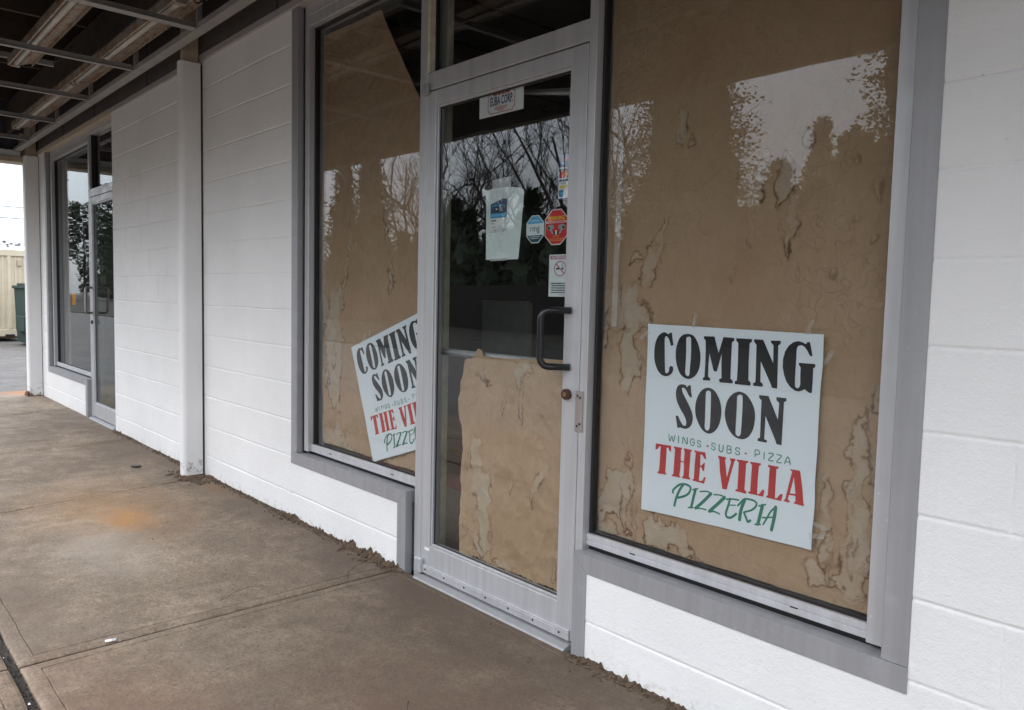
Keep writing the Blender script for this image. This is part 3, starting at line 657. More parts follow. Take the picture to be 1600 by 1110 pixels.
STAINS_DOOR = [[(-2.501,0.971),(-2.432,0.918),(-2.365,0.882),(-2.407,0.91),(-2.424,0.935),(-2.483,0.94),(-2.509,0.949)], [(-2.198,1.005),(-2.211,0.963),(-2.194,0.894),(-2.157,0.888),(-2.166,0.937),(-2.124,0.981),(-2.139,1.009)], [(-2.475,0.676),(-2.441,0.675),(-2.414,0.604),(-2.395,0.543),(-2.346,0.53),(-2.34,0.339),(-2.336,0.243),(-2.392,0.174),(-2.43,0.318),(-2.46,0.465),(-2.473,0.583)], [(-2.326,0.171),(-2.247,0.203),(-2.2,0.179),(-2.293,0.158)], [(-2.054,0.614),(-2.014,0.66),(-2.025,0.58),(-2.078,0.5),(-2.09,0.437),(-2.107,0.494)], [(-2.464,0.277),(-2.412,0.257),(-2.384,0.177),(-2.435,0.185)]]

# ------------------------------------------------------------------ ground
def ground():
    mb = MB()
    # one sheet reaching far beyond everything seen
    mb.add([(-320, -260, -.10), (260, -260, -.10), (260, 260, -.10), (-320, 260, -.10)], [(0, 1, 2, 3)])
    tag(mb.build('parking_lot', M['asphalt']), kind='structure')
    mb = MB()
    mb.box(-200, 60, -60, -9.0, -.20, -.06, 0, 0)  # dark strip added to keep pale asphalt out of the door reflection
    tag(mb.build('added_verge', M['verge']), kind='structure')
    # bed under the slabs, seen as the dark joints
    mb = MB()
    mb.box(-10.93, 8, -2.9, .02, -.14, -.016, 0, 0)
    tag(mb.build('pavement_bed', M['joint']), kind='structure')

def slab(mb, quad, seed, e=.022, dip=.007):
    """one slab: flat top, tooled edges rolling down into the joint. quad: (x,y) ccw"""
    c = Vector((sum(p[0] for p in quad) / 4, sum(p[1] for p in quad) / 4))
    rings = []
    for ins, z in ((0.0, -.03), (0.0, -dip), (e * .35, -dip * .35), (e, 0.0), (.050, 0.0), (.0535, -.0055), (.057, 0.0)):
        ring = []
        for i in range(4):
            p = Vector(quad[i]); a = (Vector(quad[i - 1]) - p).normalized(); b = (Vector(quad[(i + 1) % 4]) - p).normalized()
            q = p + (a + b) * ins
            ring.append((q.x, q.y, z))
        # subdivide the sides with a little waviness
        full = []
        for i in range(4):
            p, q = Vector(ring[i]), Vector(ring[(i + 1) % 4]); n = 24
            nn = Vector((-(q - p).y, (q - p).x, 0)).normalized()
            for k in range(n):
                t = k / n; r = p.lerp(q, t)
                w = (float(vnoise(t * 11 + seed, i * 3.1, seed)) - .5) * .006 + (float(vnoise(t * 37, i + seed * .7, seed + 5)) - .5) * .004
                if k == 0: w = 0
                full.append(tuple(r + nn * w))
        rings.append(full)
    b = len(mb.v); L = len(rings[0])
    for r in rings: mb.v.extend(r)
    for k in range(6):
        for i in range(L):
            mb.f.append((b + k * L + i, b + k * L + (i + 1) % L, b + (k + 1) * L + (i + 1) % L, b + (k + 1) * L + i)); mb.m.append(0)
    mb.f.append(tuple(b + 6 * L + i for i in range(L))); mb.m.append(0)

def pavement():
    g = .0065
    J = [(-10.90, -10.92), (-8.98, -8.62), (-6.90, -6.72), (-5.21, -4.95), (-2.905, -2.895), (-.62, -.62), (1.7, 1.7), (4.0, 4.0), (6.4, 6.4)]
    mb = MB()
    for i in range(len(J) - 1):
        (a0, a1), (b0, b1) = J[i], J[i + 1]
        slab(mb, [(a0 + g, .015), (a1 + g, -1.482), (b1 - g, -1.482), (b0 - g, .015)], i)
    def crack(pts, w, z=.0007):
        l = smooth_line(pts, 5); rng_ = random.Random(len(pts))
        l = [(x + rng_.uniform(-.004, .004), y + rng_.uniform(-.004, .004)) for x, y in l]
        for i in range(len(l) - 1):
            (ax, ay), (bx, by) = l[i], l[i + 1]; L_ = math.hypot(bx - ax, by - ay) + 1e-6; nx, ny = -(by - ay) / L_, (bx - ax) / L_
            wa, wb = w * (.5 + .5 * math.sin(i * 2.1)) + .0006, w * (.5 + .5 * math.sin((i + 1) * 2.1)) + .0006
            mb.add([(ax - nx * wa, ay - ny * wa, z), (bx - nx * wb, by - ny * wb, z), (bx + nx * wb, by + ny * wb, z), (ax + nx * wa, ay + ny * wa, z)], [(0, 1, 2, 3)], 1)
    crack([(-3.03, -.76), (-3.07, -.70), (-3.10, -.62), (-3.06, -.55)], .0016)
    crack([(-3.10, -.02), (-3.05, -.12), (-3.00, -.20), (-2.93, -.24)], .0022)
    crack([(-5.45, -.02), (-5.40, -.16), (-5.30, -.30), (-5.33, -.42)], .0020)
    crack([(-1.9, -.62), (-1.83, -.70), (-1.80, -.82), (-1.70, -.9)], .0014)
    tag(mb.build('sidewalk', [M['side'], M['joint']], fix=True), kind='structure')
    mb = MB()
    K = [-10.92, -8.7, -6.8, -4.95, -2.91, -.7, 1.6, 3.9, 6.3]
    for i in range(len(K) - 1):
        slab(mb, [(K[i] + g, -1.512), (K[i] + g, -2.88), (K[i + 1] - g, -2.88), (K[i + 1] - g, -1.512)], i + 20, .03)
    tag(mb.build('kerb_strip', M['kerb']), kind='structure')
    # sand and white grit lying in the long joint
    rng = random.Random(5); mb = MB()
    for k in range(320):
        x = rng.uniform(-3.6, -2.0); y = rng.uniform(-1.51, -1.484); r = rng.uniform(.0015, .0045)
        pebble(mb, x, y, -.012 + r * .5, r, rng, 1 if rng.random() < .025 else 0)
    tag(mb.build('joint_grit', [M['joint'], M['white']]), kind='stuff')

OCT = [(1, 0, 0), (-1, 0, 0), (0, 1, 0), (0, -1, 0), (0, 0, 1), (0, 0, -1)]
OCF = [(0, 2, 4), (2, 1, 4), (1, 3, 4), (3, 0, 4), (2, 0, 5), (1, 2, 5), (3, 1, 5), (0, 3, 5)]
def pebble(mb, x, y, z, r, rng, mi=0, flat=1.0):
    a = rng.uniform(0, 6.28); ca, sa = math.cos(a), math.sin(a); vs = []
    for o in OCT:
        k = r * rng.uniform(.6, 1.35)
        px, py, pz = o[0] * k * 1.2, o[1] * k, o[2] * k * flat
        vs.append((x + px * ca - py * sa, y + px * sa + py * ca, z + pz))
    mb.add(vs, OCF, mi)

def rubble():
    """crumbled grout and dirt along the foot of the wall"""
    rng = random.Random(11); mb = MB()
    def clump(x):
        h = .0
        for cx, w, a in ((-3.10, .11, .030), (-3.29, .02, .034), (-3.95, .10, .022), (-5.15, .12, .012), (-6.9, .2, .008), (-2.93, .05, .020), (-1.71, .04, .014)):
            h += a * math.exp(-((x - cx) / w) ** 2)
        return h
    for x0, x1 in ((-8.28, -8.30), (-7.37, -5.36), (-5.19, -2.845), (-1.80, 2.2)):
        if x1 < x0: continue
        n = int((x1 - x0) / .009); ring = []
        for i in range(n + 1):
            x = x0 + (x1 - x0) * i / n
            gate = max(0, float(fbm(x * 2.1, .5, 3, 3)) - .36) * 3.2
            j = rng.random()
            tooth = .02 * rng.random() if rng.random() < .05 * gate else 0
            h = .0012 + gate * .011 * j * j + tooth + clump(x) * (.35 + .9 * rng.random())
            o = .004 + .7 * h + .014 * gate * rng.random() + clump(x) * (.5 + 1.0 * rng.random())
            ring.append(((x, -o, -.002), (x, -o * .55 + rng.uniform(-.004, .004), h * rng.uniform(.25, .6)), (x + rng.uniform(-.004, .004), -.0035 - rng.random() * .004, h), (x, .002, h * .8)))
        b = len(mb.v)
        for r4 in ring: mb.v.extend(r4)
        for i in range(n):
            for k in range(3):
                mb.f.append((b + i * 4 + k, b + i * 4 + k + 1, b + i * 4 + 5 + k, b + i * 4 + 4 + k)); mb.m.append(0)
        for q in range(int((x1 - x0) * 420)):
            x = rng.uniform(x0, x1)
            if rng.random() > .25 + max(0, float(fbm(x * 2.1, .5, 3, 3)) - .36) * 3.5 + clump(x) * 30: continue
            y = -.006 - abs(rng.gauss(0, .022 + .6 * clump(x))); r = rng.uniform(.002, .0062) * (1 + 12 * clump(x))
            pebble(mb, x, y, max(.001, clump(x) * .55 * math.exp(-abs(y) / .05)) + r * .3, r, rng, 0, .8)
    # broken bits around the column foot
    for q in range(170):
        x = -5.22 + rng.gauss(0, .12); y = -.12 + rng.gauss(0, .04); r = rng.uniform(.003, .014)
        if y > -.004: continue
        pebble(mb, x, y, r * .35, r, rng, 0, .6)
    tag(mb.build('rubble', M['rubble']), kind='stuff')
    # loose grit scattered over the slabs
    mb = MB()
    for q in range(380):
        x = rng.uniform(-8, 1.5); y = -abs(rng.gauss(0, .45)) - .02
        if y < -1.45: continue
        r = rng.uniform(.0012, .0042)
        mi = 0 if rng.random() < .7 else (1 if rng.random() < .85 else 2)
        pebble(mb, x, y, .0006 + r * .4, r, rng, mi, .6)
    tag(mb.build('pavement_grit', [M['rubble'], M['kerb'], M['white']]), kind='stuff')

# ------------------------------------------------------------------ block walls
C8 = .2032
Z0 = 2.5748            # a bed joint; the others follow every 8 inches
def wall_section(parent, x0, x1, z0, z1, seed, vdepth=.35, label=None):
    rng = random.Random(seed)
    off = (-.0085, -.0048, -.002, .002, .0048, .0085)
    prof = (0, .35, 1, 1, .35, 0)
    zs = {}; xs = {}
    k = -2
    while Z0 - k * C8 > z0 - .1:
        zc = Z0 - k * C8
        for o, p in zip(off, prof):
            if z0 < zc + o < z1: zs[round(zc + o, 5)] = (k, p)
        k += 1
    zs[round(z0, 5)] = (None, 0); zs[round(z1, 5)] = (None, 0)
    i = math.floor((x0 + 1.519) / C8)
    while -1.519 + i * C8 < x1:
        xc = -1.519 + i * C8
        for o, p in zip(off, prof) if x0 + .02 < xc < x1 - .02 else ():
            if x0 < xc + o < x1: xs[round(xc + o, 5)] = (i, p)
        i += 1
    # extra columns so that the bed joints can waver
    nx = int((x1 - x0) / .05)
    for j in range(nx + 1):
        x = round(x0 + (x1 - x0) * j / max(nx, 1), 5)
        if all(abs(x - q) > .004 for q in xs): xs[x] = (None, 0)
    X = sorted(xs); Z = sorted(zs)
    hd = {}; vd = {}
    verts = []
    for z in Z:
        kz, pz = zs[z]
        row = math.floor((Z0 - z) / C8)
        for x in X:
            ix, px = xs[x]
            d = 0; dz = 0
            if kz is not None:
                q = hd.setdefault(kz, rng.uniform(.6, 1.0))
                q2 = q * (.45 + .9 * float(vnoise(x * 2.3, kz * 7.7, seed)))
                d = max(d, .0040 * pz * q2)
                dz = (float(vnoise(x * 3.7, kz * 3.3, seed + 3)) - .5) * .004
            if ix is not None and (ix + row) % 2 == 1:
                q = vd.setdefault((ix, row), rng.uniform(.25, 1.0) * vdepth)
                d = max(d, .0048 * px * q)
            verts.append((x, d, z + dz))
    W = len(X); F = []
    for a in range(len(Z) - 1):
        for b in range(W - 1):
            i0 = a * W + b
            F.append((i0, i0 + 1, i0 + W + 1, i0 + W))
    mb = MB(); mb.add(verts, F)
    # body behind the face, ends and top
    mb.add([(x0, 0, z0), (x0, .19, z0), (x0, .19, z1), (x0, 0, z1)], [(0, 3, 2, 1)])
    mb.add([(x1, 0, z0), (x1, .19, z0), (x1, .19, z1), (x1, 0, z1)], [(0, 1, 2, 3)])
    mb.add([(x0, .19, z0), (x1, .19, z0), (x1, .19, z1), (x0, .19, z1)], [(0, 3, 2, 1)])
    mb.add([(x0, 0, z1), (x1, 0, z1), (x1, .19, z1), (x0, .19, z1)], [(0, 1, 2, 3)])
    o = mb.build('wall', M['wall'], parent, fix=False)
    if label: o['label'] = label
    return o

ZT = 2.754             # underside of the moulding along the wall head
ZS0, ZS1 = .305, .370  # sill cladding

def window(parent, fr_l, fr_r, glassmat, label, jl=True, jr=True):
    """display window: fr_l..fr_r is the clear opening of the glass frame. The part itself is the frame."""
    f = MB()
    yf, yg = .030, .078
    # jambs and head
    if jl: f.box(fr_l - .044, fr_l, yf, .13, .385, 2.70, 0)
    if jr: f.box(fr_r, fr_r + .044, yf, .13, .385, 2.70, 0)
    f.box(fr_l, fr_r, yf + .001, .129, 2.645, 2.70, 0)
    f.box(fr_l - (.044 if jl else 0), fr_r + (.044 if jr else 0), yf, .13, 2.701, 2.80, 0)
    o = f.build('window', M['frame'], parent); o['label'] = label
    # bottom rail in two lips with a weep slot, and the dirty pocket behind
    r = MB()
    r.box(fr_l + .0005, fr_r - .0005, .048, .062, .406, .425, 0)
    r.box(fr_l + .0005, fr_r - .0005, .0495, .062, .385, .4045, 0)
    r.box(fr_l + .0005, fr_r - .0005, .0625, .0705, .385, .4235, 1, .0005)
    w = fr_r - fr_l
    for t in (.2, .78):
        r.box(fr_l + w * t, fr_l + w * t + .022, .0474, .050, .4035, .4075, 2, 0)
    r.build('sill_rail', [M['sillrail'], M['dirtysill'], M['gasket']], o)
    gk = MB()
    gk.box(fr_l + .0005, fr_l + .010, .062, .092, .4255, 2.645, 0, .001)
    gk.box(fr_r - .010, fr_r - .0005, .062, .092, .4255, 2.645, 0, .001)
    gk.box(fr_l + .011, fr_r - .011, .0708, .0745, .4195, .430, 0, .0005)
    gk.box(fr_l + .011, fr_r - .011, .066, .092, 2.635, 2.6445, 0, .001)
    gk.build('gasket', M['gasket'], o)
    p = MB(); p.box(fr_l + .004, fr_r - .004, yg - .003, yg + .003, .43, 2.641, 0, 0)
    p.build('pane', glassmat, o)
    return o

def door_leaf(parent, x0, x1, hinge_left, glassmat, near, label):
    """aluminium stile-and-rail door, leaf from x0 to x1; the part itself is the leaf's frame"""
    st = .066 if near else .060
    rs = .076 if near else .062
    yf, yb = .030, .075
    d = MB()
    d.box(x0, x0 + st, yf, yb, .022, 2.112, 0, .002)
    d.box(x1 - rs, x1, yf, yb, .022, 2.112, 0, .002)
    d.box(x0 + st, x1 - rs, yf + .0008, yb, 2.052, 2.112, 0, .002)
    d.box(x0 + st, x1 - rs, yf + .0008, yb, .022, .150, 0, .002)
    o = d.build('door', M['frame'], parent); o['label'] = label
    s = MB()   # glazing bead round the pane
    a, b, c, e = x0 + st, x1 - rs, .150, 2.052
    bw = .011
    s.box(a + .0003, a + bw, yf + .006, yb - .004, c, e, 0, .002)
    s.box(b - bw, b - .0003, yf + .006, yb - .004, c, e, 0, .002)
    s.box(a + bw, b - bw, yf + .0065, yb - .004, c + .0003, c + bw, 0, .002)
    s.box(a + bw, b - bw, yf + .0065, yb - .004, e - bw, e - .0003, 0, .002)
    s.box(a + bw, a + bw + .005, yf + .016, .0495, c + bw, e - bw, 1, 0)
    s.box(b - bw - .005, b - bw, yf + .016, .0495, c + bw, e - bw, 1, 0)
    s.box(a + bw + .005, b - bw - .005, yf + .016, .0495, e - bw - .006, e - bw, 1, 0)
    s.box(a + bw + .005, b - bw - .005, yf + .016, .0495, c + bw, c + bw + .004, 1, 0)
    s.build('glazing_bead', [M['frame'], M['gasket']], o)
    p = MB(); p.box(a + .004, b - .004, .050, .056, c + .003, e - .003, 0, 0)
    p.build('pane', glassmat, o)
    return o

def pull_handle(parent, xm, xg, z0, z1, proj, m, r, yf=.030):
    """bent tube pull: two feet on the stile, the grip standing off to the side"""
    pts = []
    rad = .032
    foot_t = Vector((xm, yf, z1)); foot_b = Vector((xm, yf, z0))
    ct = Vector((xg, yf - proj, z1)); cb = Vector((xg, yf - proj, z0))
    pts.append(foot_t)
    u = (foot_t - ct).normalized()
    for k in range(7):
        a = math.pi / 2 * k / 6
        pts.append(ct + u * rad * (1 - math.sin(a)) + Vector((0, 0, -1)) * rad * (1 - math.cos(a)))
    for k in range(7):
        a = math.pi / 2 * k / 6
        pts.append(cb + u * rad * (1 - math.cos(a)) + Vector((0, 0, 1)) * rad * (1 - math.sin(a)))
    pts.append(foot_b)
    mb = MB(); mb.tube(pts, r, 14)
    return mb.build('handle', m, parent, smooth=True)

def building():
    B = empty('shop_building', (-4, 0, 0), 'white painted concrete block shop building with grey aluminium storefronts under a canopy', 'building')
    # --- masonry
    wall_section(B, -.698, 7.5, -.03, 2.83, 1, .4)
    wall_section(B, -1.746, -.698, -.03, ZS0 + .01, 2, .30)
    wall_section(B, -3.966, -2.906, -.03, ZS0 + .01, 3, .12)
    wall_section(B, -7.373, -5.28, -.03, 2.83, 4, .85)
    wall_section(B, -5.28, -3.966, -.03, 2.83, 5, .22)
    wall_section(B, -9.998, -8.376, -.03, ZS0 + .01, 6, .4)
    wall_section(B, -10.44, -9.998, -.03, 2.83, 7, .5)
    e = MB(); e.box(-10.44, -10.25, .191, 9, -.1, 2.83, 0, 0)
    e.build('wall', M['wall'], B)['label'] = 'white end wall at the far corner'
    # --- moulding along the wall head and the dark header above it
    t = MB()
    t.box(-7.373, -3.97, -.014, .012, ZT, 2.797, 0, .003); t.box(-.70, 7.5, -.014, .012, ZT, 2.797, 0, .003)
    t.box(-3.97, -.70, -.014, .06, ZT, 2.797, 0, .003)
    t.box(-10.3, -7.374, -.018, .06, ZT - .008, 2.797, 1, .003)
    t.build('wall_moulding', [M['topmould'], M['tanboard']], B)
    h = MB(); h.box(-10.44, 7.5, -.002, .15, 2.798, 3.62, 0, 0)
    for x in (-9.1, -7.9, -6.4, -4.15, -2.6):
        h.box(x, x + .006, -.005, -.001, 2.80, 3.2, 1, 0)
    h.build('header_board', [M['soffit'], M['gasket']], B)

    # --- the near display windows
    wl = window(B, -3.835, -2.821, M['glass'], 'display window with brown paper torn away at its top corner', jr=False)
    tr = MB()
    tr.box(-3.967, -3.899, -.004, .033, ZS1 + .0005, ZT - .0005, 0, .002)
    tr.prism_y([(-3.967, ZS1), (-3.967, ZS0), (-2.908, ZS0), (-2.841, ZS1)], -.004, .030, 0)
    tr.box(-3.967, -2.842, .0305, .060, ZS0 + .01, ZS1 - .001, 0, .002)
    tr.prism_y([(-2.9075, ZS0 - .001), (-2.9075, -.02), (-2.8405, -.02), (-2.8405, ZS1 - .001)], -.004, .033, 0)
    tr.box(-3.898, -3.880, .036, .06, .37, 2.75, 1, 0)
    tr.box(-2.840, -2.8215, .050, .12, -.02, .385, 1, 0)
    tr.box(-3.897, -2.8215, .066, .10, .366, .385, 1, 0)
    tr.build('trim', [M['trim'], M['gasket']], wl)
    wr = window(B, -1.798, -.812, M['glass'], 'display window fully covered with stained brown paper', jl=False)
    tr = MB()
    tr.box(-.760, -.695, -.004, .033, ZS1 + .0005, ZT - .0005, 0, .002)
    tr.prism_y([(-1.806, ZS1), (-1.7455, ZS0), (-.695, ZS0), (-.695, ZS1)], -.004, .030, 0)
    tr.box(-1.797, -.70, .0305, .060, ZS0 + .01, ZS1 - .001, 0, .002)
    tr.prism_y([(-1.806, ZS1 - .001), (-1.806, -.02), (-1.746, -.02), (-1.746, ZS0 - .001)], -.004, .028, 0)
    tr.box(-1.797, -.77, .066, .10, .366, .385, 1, 0)
    tr.box(-.767, -.7605, .036, .06, .37, 2.75, 1, 0)
    tr.build('trim', [M['trim'], M['gasket']], wr)

    # --- mullions, door frame head, transom
    fr = MB()
    fr.box(-2.8205, -2.771, .0305, .135, -.02, 2.75, 0, .002)          # hinge side
    fr.box(-1.8335, -1.7985, .0295, .135, -.02, 2.75, 0, .002)         # lock side
    fr.box(-2.7705, -1.834, .031, .135, 2.118, 2.192, 0, .002)         # header
    fr.box(-2.7705, -1.834, .031, .135, 2.701, 2.75, 0, .002)
    door_frame = fr.build('door_frame', M['frame'], B)
    q = MB()
    q.box(-2.7703, -2.755, .0315, .0755, 2.195, 2.70, 0, .001)
    q.build('stop', M['cream'], door_frame)
    q = MB(); q.box(-2.7545, -2.746, .060, .0765, 2.195, 2.70, 0, 0)
    q.box(-1.846, -1.8342, .06, .125, 2.195, 2.70, 0, 0)
    q.build('gasket', M['gasket'], door_frame)
    q = MB(); q.box(-2.756, -1.836, .077, .083, 2.193, 2.70, 0, 0)
    q.build('pane', M['doorglass'], door_frame)

    d = door_leaf(B, -2.768, -1.8365, True, M['doorglass'], True, 'glass entrance door with black pull handle and taped notices')
    pull_handle(d, -1.884, -1.958, 1.005, 1.205, .075, M['handle'], .0125)
    k = MB()
    k.tube([(-1.889, .030, .909), (-1.889, .016, .909)], .0195, 20, 0)
    k.tube([(-1.889, .0165, .909), (-1.889, .0125, .909)], .0075, 16, 1)
    k.box(-1.8905, -1.8875, .0118, .014, .9035, .9145, 2, 0)
    k.build('lock_cylinder', [M['bronze'], M['brass'], M['gasket']], d)
    k = MB()
    k.box(-1.8485, -1.812, .0255, .0292, .782, .926, 0, .001)
    for zx in ((-1.836, .909), (-1.824, .903), (-1.836, .803), (-1.824, .811)):
        k.tube([(zx[0], .0258, zx[1]), (zx[0], .0232, zx[1])], .0042, 10, 1)
    k.build('latch_guard', [M['plate'], M['screw']], d)
    k = MB()
    k.box(-2.757, -1.845, .0215, .0292, .024, .062, 0, .0015)
    k.box(-2.757, -1.845, .0185, .0213, .049, .053, 0, .0005)
    for i in range(7):
        x = -2.72 + i * .138
        k.tube([(x, .0217, .042), (x, .0195, .042)], .0045, 8, 1)
    k.build('door_sweep', [M['frame'], M['screw']], d)
    k = MB()
    k.box(-2.786, -2.738, .006, .0298, .022, .088, 0, .004)
    k.build('pivot', M['frame'], d)
    k = MB(); k.box(-2.786, -2.741, .012, .0298, 2.098, 2.142, 0, .004)
    k.build('pivot', M['trim'], d)
    k = MB(); k.tube([(-2.74, .105, 1.003), (-1.86, .105, 1.003)], .016, 14)
    k.build('push_bar', M['frame'], d, smooth=True)
    k = MB()
    k.box(-2.50, -2.26, .09, .14, 2.065, 2.115, 0, .003)
    k.tube([(-2.36, .11, 2.055), (-2.03, .17, 2.005)], .008, 8, 1)
    k.tube([(-2.36, .13, 2.06), (-2.03, .19, 2.025)], .006, 8, 1)
    k.box(-2.045, -2.012, .155, .20, 1.985, 2.02, 1, .002)
    k.build('door_closer', [M['channel'], M['frame']], d)
    k = MB()
    k.prism_x([(-.012, 0.0), (-.006, .006), (.018, .015), (.09, .015), (.09, -.01), (-.012, -.01)], -2.768, -1.8365, 0)
    k.build('threshold', M['trim'], door_frame)
    # small white sticker low on the door
    k = MB(); k.box(-2.735, -2.700, .0278, .0296, .128, .139, 0, 0)
    k.build('maker_sticker', M['white'], d)

    # --- the far shop front
    wf = window(B, -9.83, -8.3035, M['farglass'], 'clear display window of the far shop', jr=False)
    tr = MB()
    tr.box(-9.998, -9.925, -.004, .033, ZS1 + .0005, ZT - .01, 0, .002)
    tr.prism_y([(-9.998, ZS1), (-9.998, ZS0), (-8.377, ZS0), (-8.305, ZS1)], -.004, .030, 0)
    tr.box(-9.99, -8.306, .0305, .060, ZS0 + .01, ZS1 - .001, 0, .002)
    tr.prism_y([(-8.3765, ZS0 - .001), (-8.3765, -.02), (-8.3045, -.02), (-8.3045, ZS1 - .001)], -.004, .033, 0)
    tr.box(-9.924, -9.875, .036, .06, .37, 2.75, 0, 0)
    tr.box(-9.92, -8.31, .066, .10, .366, .385, 1, 0)
    tr.build('trim', [M['trim'], M['gasket']], wf)
    fr = MB()
    fr.box(-8.303, -8.250, .0305, .135, -.02, 2.75, 0, .002)
    fr.box(-7.420, -7.3735, .0295, .135, -.02, 2.75, 0, .002)
    fr.box(-8.2495, -7.4205, .031, .135, 2.118, 2.192, 0, .002)
    fr.box(-8.2495, -7.4205, .031, .135, 2.701, 2.75, 0, .002)
    ff = fr.build('door_frame', M['frame'], B)
    q = MB(); q.box(-8.249, -7.421, .077, .083, 2.193, 2.70, 0, 0)
    q.build('pane', M['farglass'], ff)
    q = MB(); q.box(-8.2493, -8.225, .05, .13, 2.195, 2.70, 0, 0); q.build('gasket', M['gasket'], ff)
    q = MB(); q.prism_x([(-.012, 0.0), (-.006, .006), (.018, .015), (.09, .015), (.09, -.01), (-.012, -.01)], -8.247, -7.423, 0)
    q.build('threshold', M['trim'], ff)
    d2 = door_leaf(B, -8.247, -7.423, True, M['farglass'], False, 'narrow clear glass door of the far shop')
    pull_handle(d2, -8.215, -8.14, 1.02, 1.26, .075, M['plate'], .012)
    k = MB(); k.tube([(-8.215, .030, .93), (-8.215, .018, .93)], .018, 14, 0); k.build('lock_cylinder', M['gasket'], d2)

    # --- steel columns against the wall
    for x0, w, lab in ((-5.345, .085, 'white boxed steel column between the two shops'), (-10.43, .140, 'white boxed steel column at the far corner')):
        bm = bmesh.new()
        prof = []
        y0, y1 = -.143, (-.014 if x0 > -9 else -.006)
        rr = .030
        for cx, cy, a0 in ((x0 + w - rr, y0 + rr, -90), (x0 + w, y1, 0), (x0, y1, 90), (x0 + rr, y0 + rr, 180)):
            if a0 in (0, 90): prof.append((cx, cy))
            else:
                for s_ in range(7):
                    a = R(a0 + 90 * s_ / 6); prof.append((cx + rr * math.cos(a), cy + rr * math.sin(a)))
        mb = MB(); n = len(prof); zz = [.0, .04, .4, 1.2, 2.0, 2.735]
        for z in zz:
            mb.v.extend([(x, y, z) for x, y in prof])
        for i in range(len(zz) - 1):
            for j in range(n):
                mb.f.append((i * n + j, i * n + (j + 1) % n, (i + 1) * n + (j + 1) % n, (i + 1) * n + j)); mb.m.append(0)
        mb.f.append(tuple((len(zz) - 1) * n + j for j in range(n))); mb.m.append(0)
        bm.free()
        c = mb.build('column', M['column'], B); c['label'] = lab
        q = MB(); q.box(x0 + .02, x0 + w - .02, -.12, -.02, 2.735, 3.3, 0, .002)
        q.build('column_head', M['rustplate'] if False else M['tanboard'], c)
        q = MB(); q.box(x0 - .02, x0 + w + .010, -.160, -.004, .0, .006, 0, .002)
        if x0 < -9:
            q.prism_y([(x0 - .015, .0), (x0 + .03, .035), (x0 + w * .7, .06), (x0 + w + .02, .05), (x0 + w + .03, 0)], -.165, -.144, 0)
        q.build('base_plate', M['rustplate'], c)
        q = MB(); q.box(x0 + w - .02, x0 + w - .003, y1 + .0005, -.0005, .0, 2.73, 0, 0); q.build('gap_shadow_strip', M['gasket'], c)  # black strip standing in for the shadow between column and wall

    # --- canopy
    k = MB()
    k.box(-10.5, 7.5, -1.65, .0, 3.55, 3.62, 0, 0)
    cp = k.build('canopy', M['deck'], B); cp['label'] = 'canopy with its ceiling panels gone and the grid bare'
    k = MB()
    k.box(-10.62, 7.5, -1.73, -1.652, 2.465, 4.3, 0, .003)
    k.box(-10.62, -10.515, -1.651, .3, 2.80, 4.3, 1, .003)
    k.box(-10.514, -10.50, -1.651, -.15, 2.80, 3.55, 1, 0)
    k.build('fascia', [M['fascia'], M['fasciain']], cp)
    k = MB()
    k.box(-10.62, -10.36, -1.65, .10, 2.66, 2.72, 0, .003)
    k.box(-10.56, -10.40, -1.65, -.16, 2.722, 2.795, 1, .003); k.box(-10.60, -10.45, -.159, .1, 2.722, 3.0, 0, .003)  # last block added to close a light leak beside the column
    k.build('end_beam', [M['tanboard'], M['white']], cp)
    # rafters
    k = MB()
    for i in range(22):
        x = -10.2 + i * .81
        k.box(x, x + .04, -1.64, -.01, 3.30, 3.549, 0, .002)
    k.box(-10.5, 7.5, -.30, -.262, 2.96, 3.29, 0, .002)
    k.build('rafter', M['deckwood'], cp)
    # ceiling grid
    k = MB()
    zc = 2.778
    k.prism_x([(-.232, zc), (-.168, zc), (-.168, zc + .032), (-.171, zc + .032), (-.171, zc + .004), (-.228, zc + .004), (-.228, zc + .032), (-.232, zc + .032)], -10.48, 7.5, 0)
    k.build('wall_channel', M['channel'], cp)
    for i in range(15):
        x = -9.54 + i * 1.195; hw = .034 if i == 4 else .018
        g = MB()
        g.prism_y([(x - hw, zc + .0052), (x + hw, zc + .0052), (x + hw, zc + .009), (x + .002, zc + .009), (x + .002, zc + .045), (x - .002, zc + .045), (x - .002, zc + .009), (x - hw, zc + .009)], -1.64, -.233, 0)
        g.build('cross_channel', M['channel'], cp)
        g = MB()
        g.prism_y([(x + .03, zc + .033), (x + .058, zc + .033), (x + .058, 3.54), (x + .03, 3.54)], -.234, -.206, 0)
        g.build('hanger', M['channel'], cp)
        if i % 2 == 0:
            g = MB(); g.box(x + .03, x + .06, -1.04, -1.01, zc + .05, 3.54, 0, 0); g.build('hanger', M['channel'], cp)
    for i in range(6):
        x = -9.35 + i * 2.4
        g = MB(); g.box(x, x + .032, -1.64, -.52, zc + .17, zc + .21, 0, .002)
        g.build('carrier', M['channel'], cp)
    g = MB(); g.prism_x([(-1.42, zc), (-1.38, zc), (-1.38, zc + .03), (-1.42, zc + .03)], -10.4, 7.5, 0)
    g.build('wall_channel', M['channel'], cp)

    # --- dim rooms behind the glass
    k = MB()
    def inward(x0, x1, y0, y1, z0, z1):
        k.box(x0, x1, y1, y1 + .1, z0, z1, 0, 0)
        k.box(x0 - .1, x0, y0, y1, z0, z1, 0, 0); k.box(x1, x1 + .1, y0, y1, z0, z1, 0, 0)
    inward(-5.0, 3.0, .192, 5.6, -.02, 2.9); inward(-10.24, -5.11, .192, 5.6, -.02, 2.9)
    k.build('interior_wall', M['room'], B)
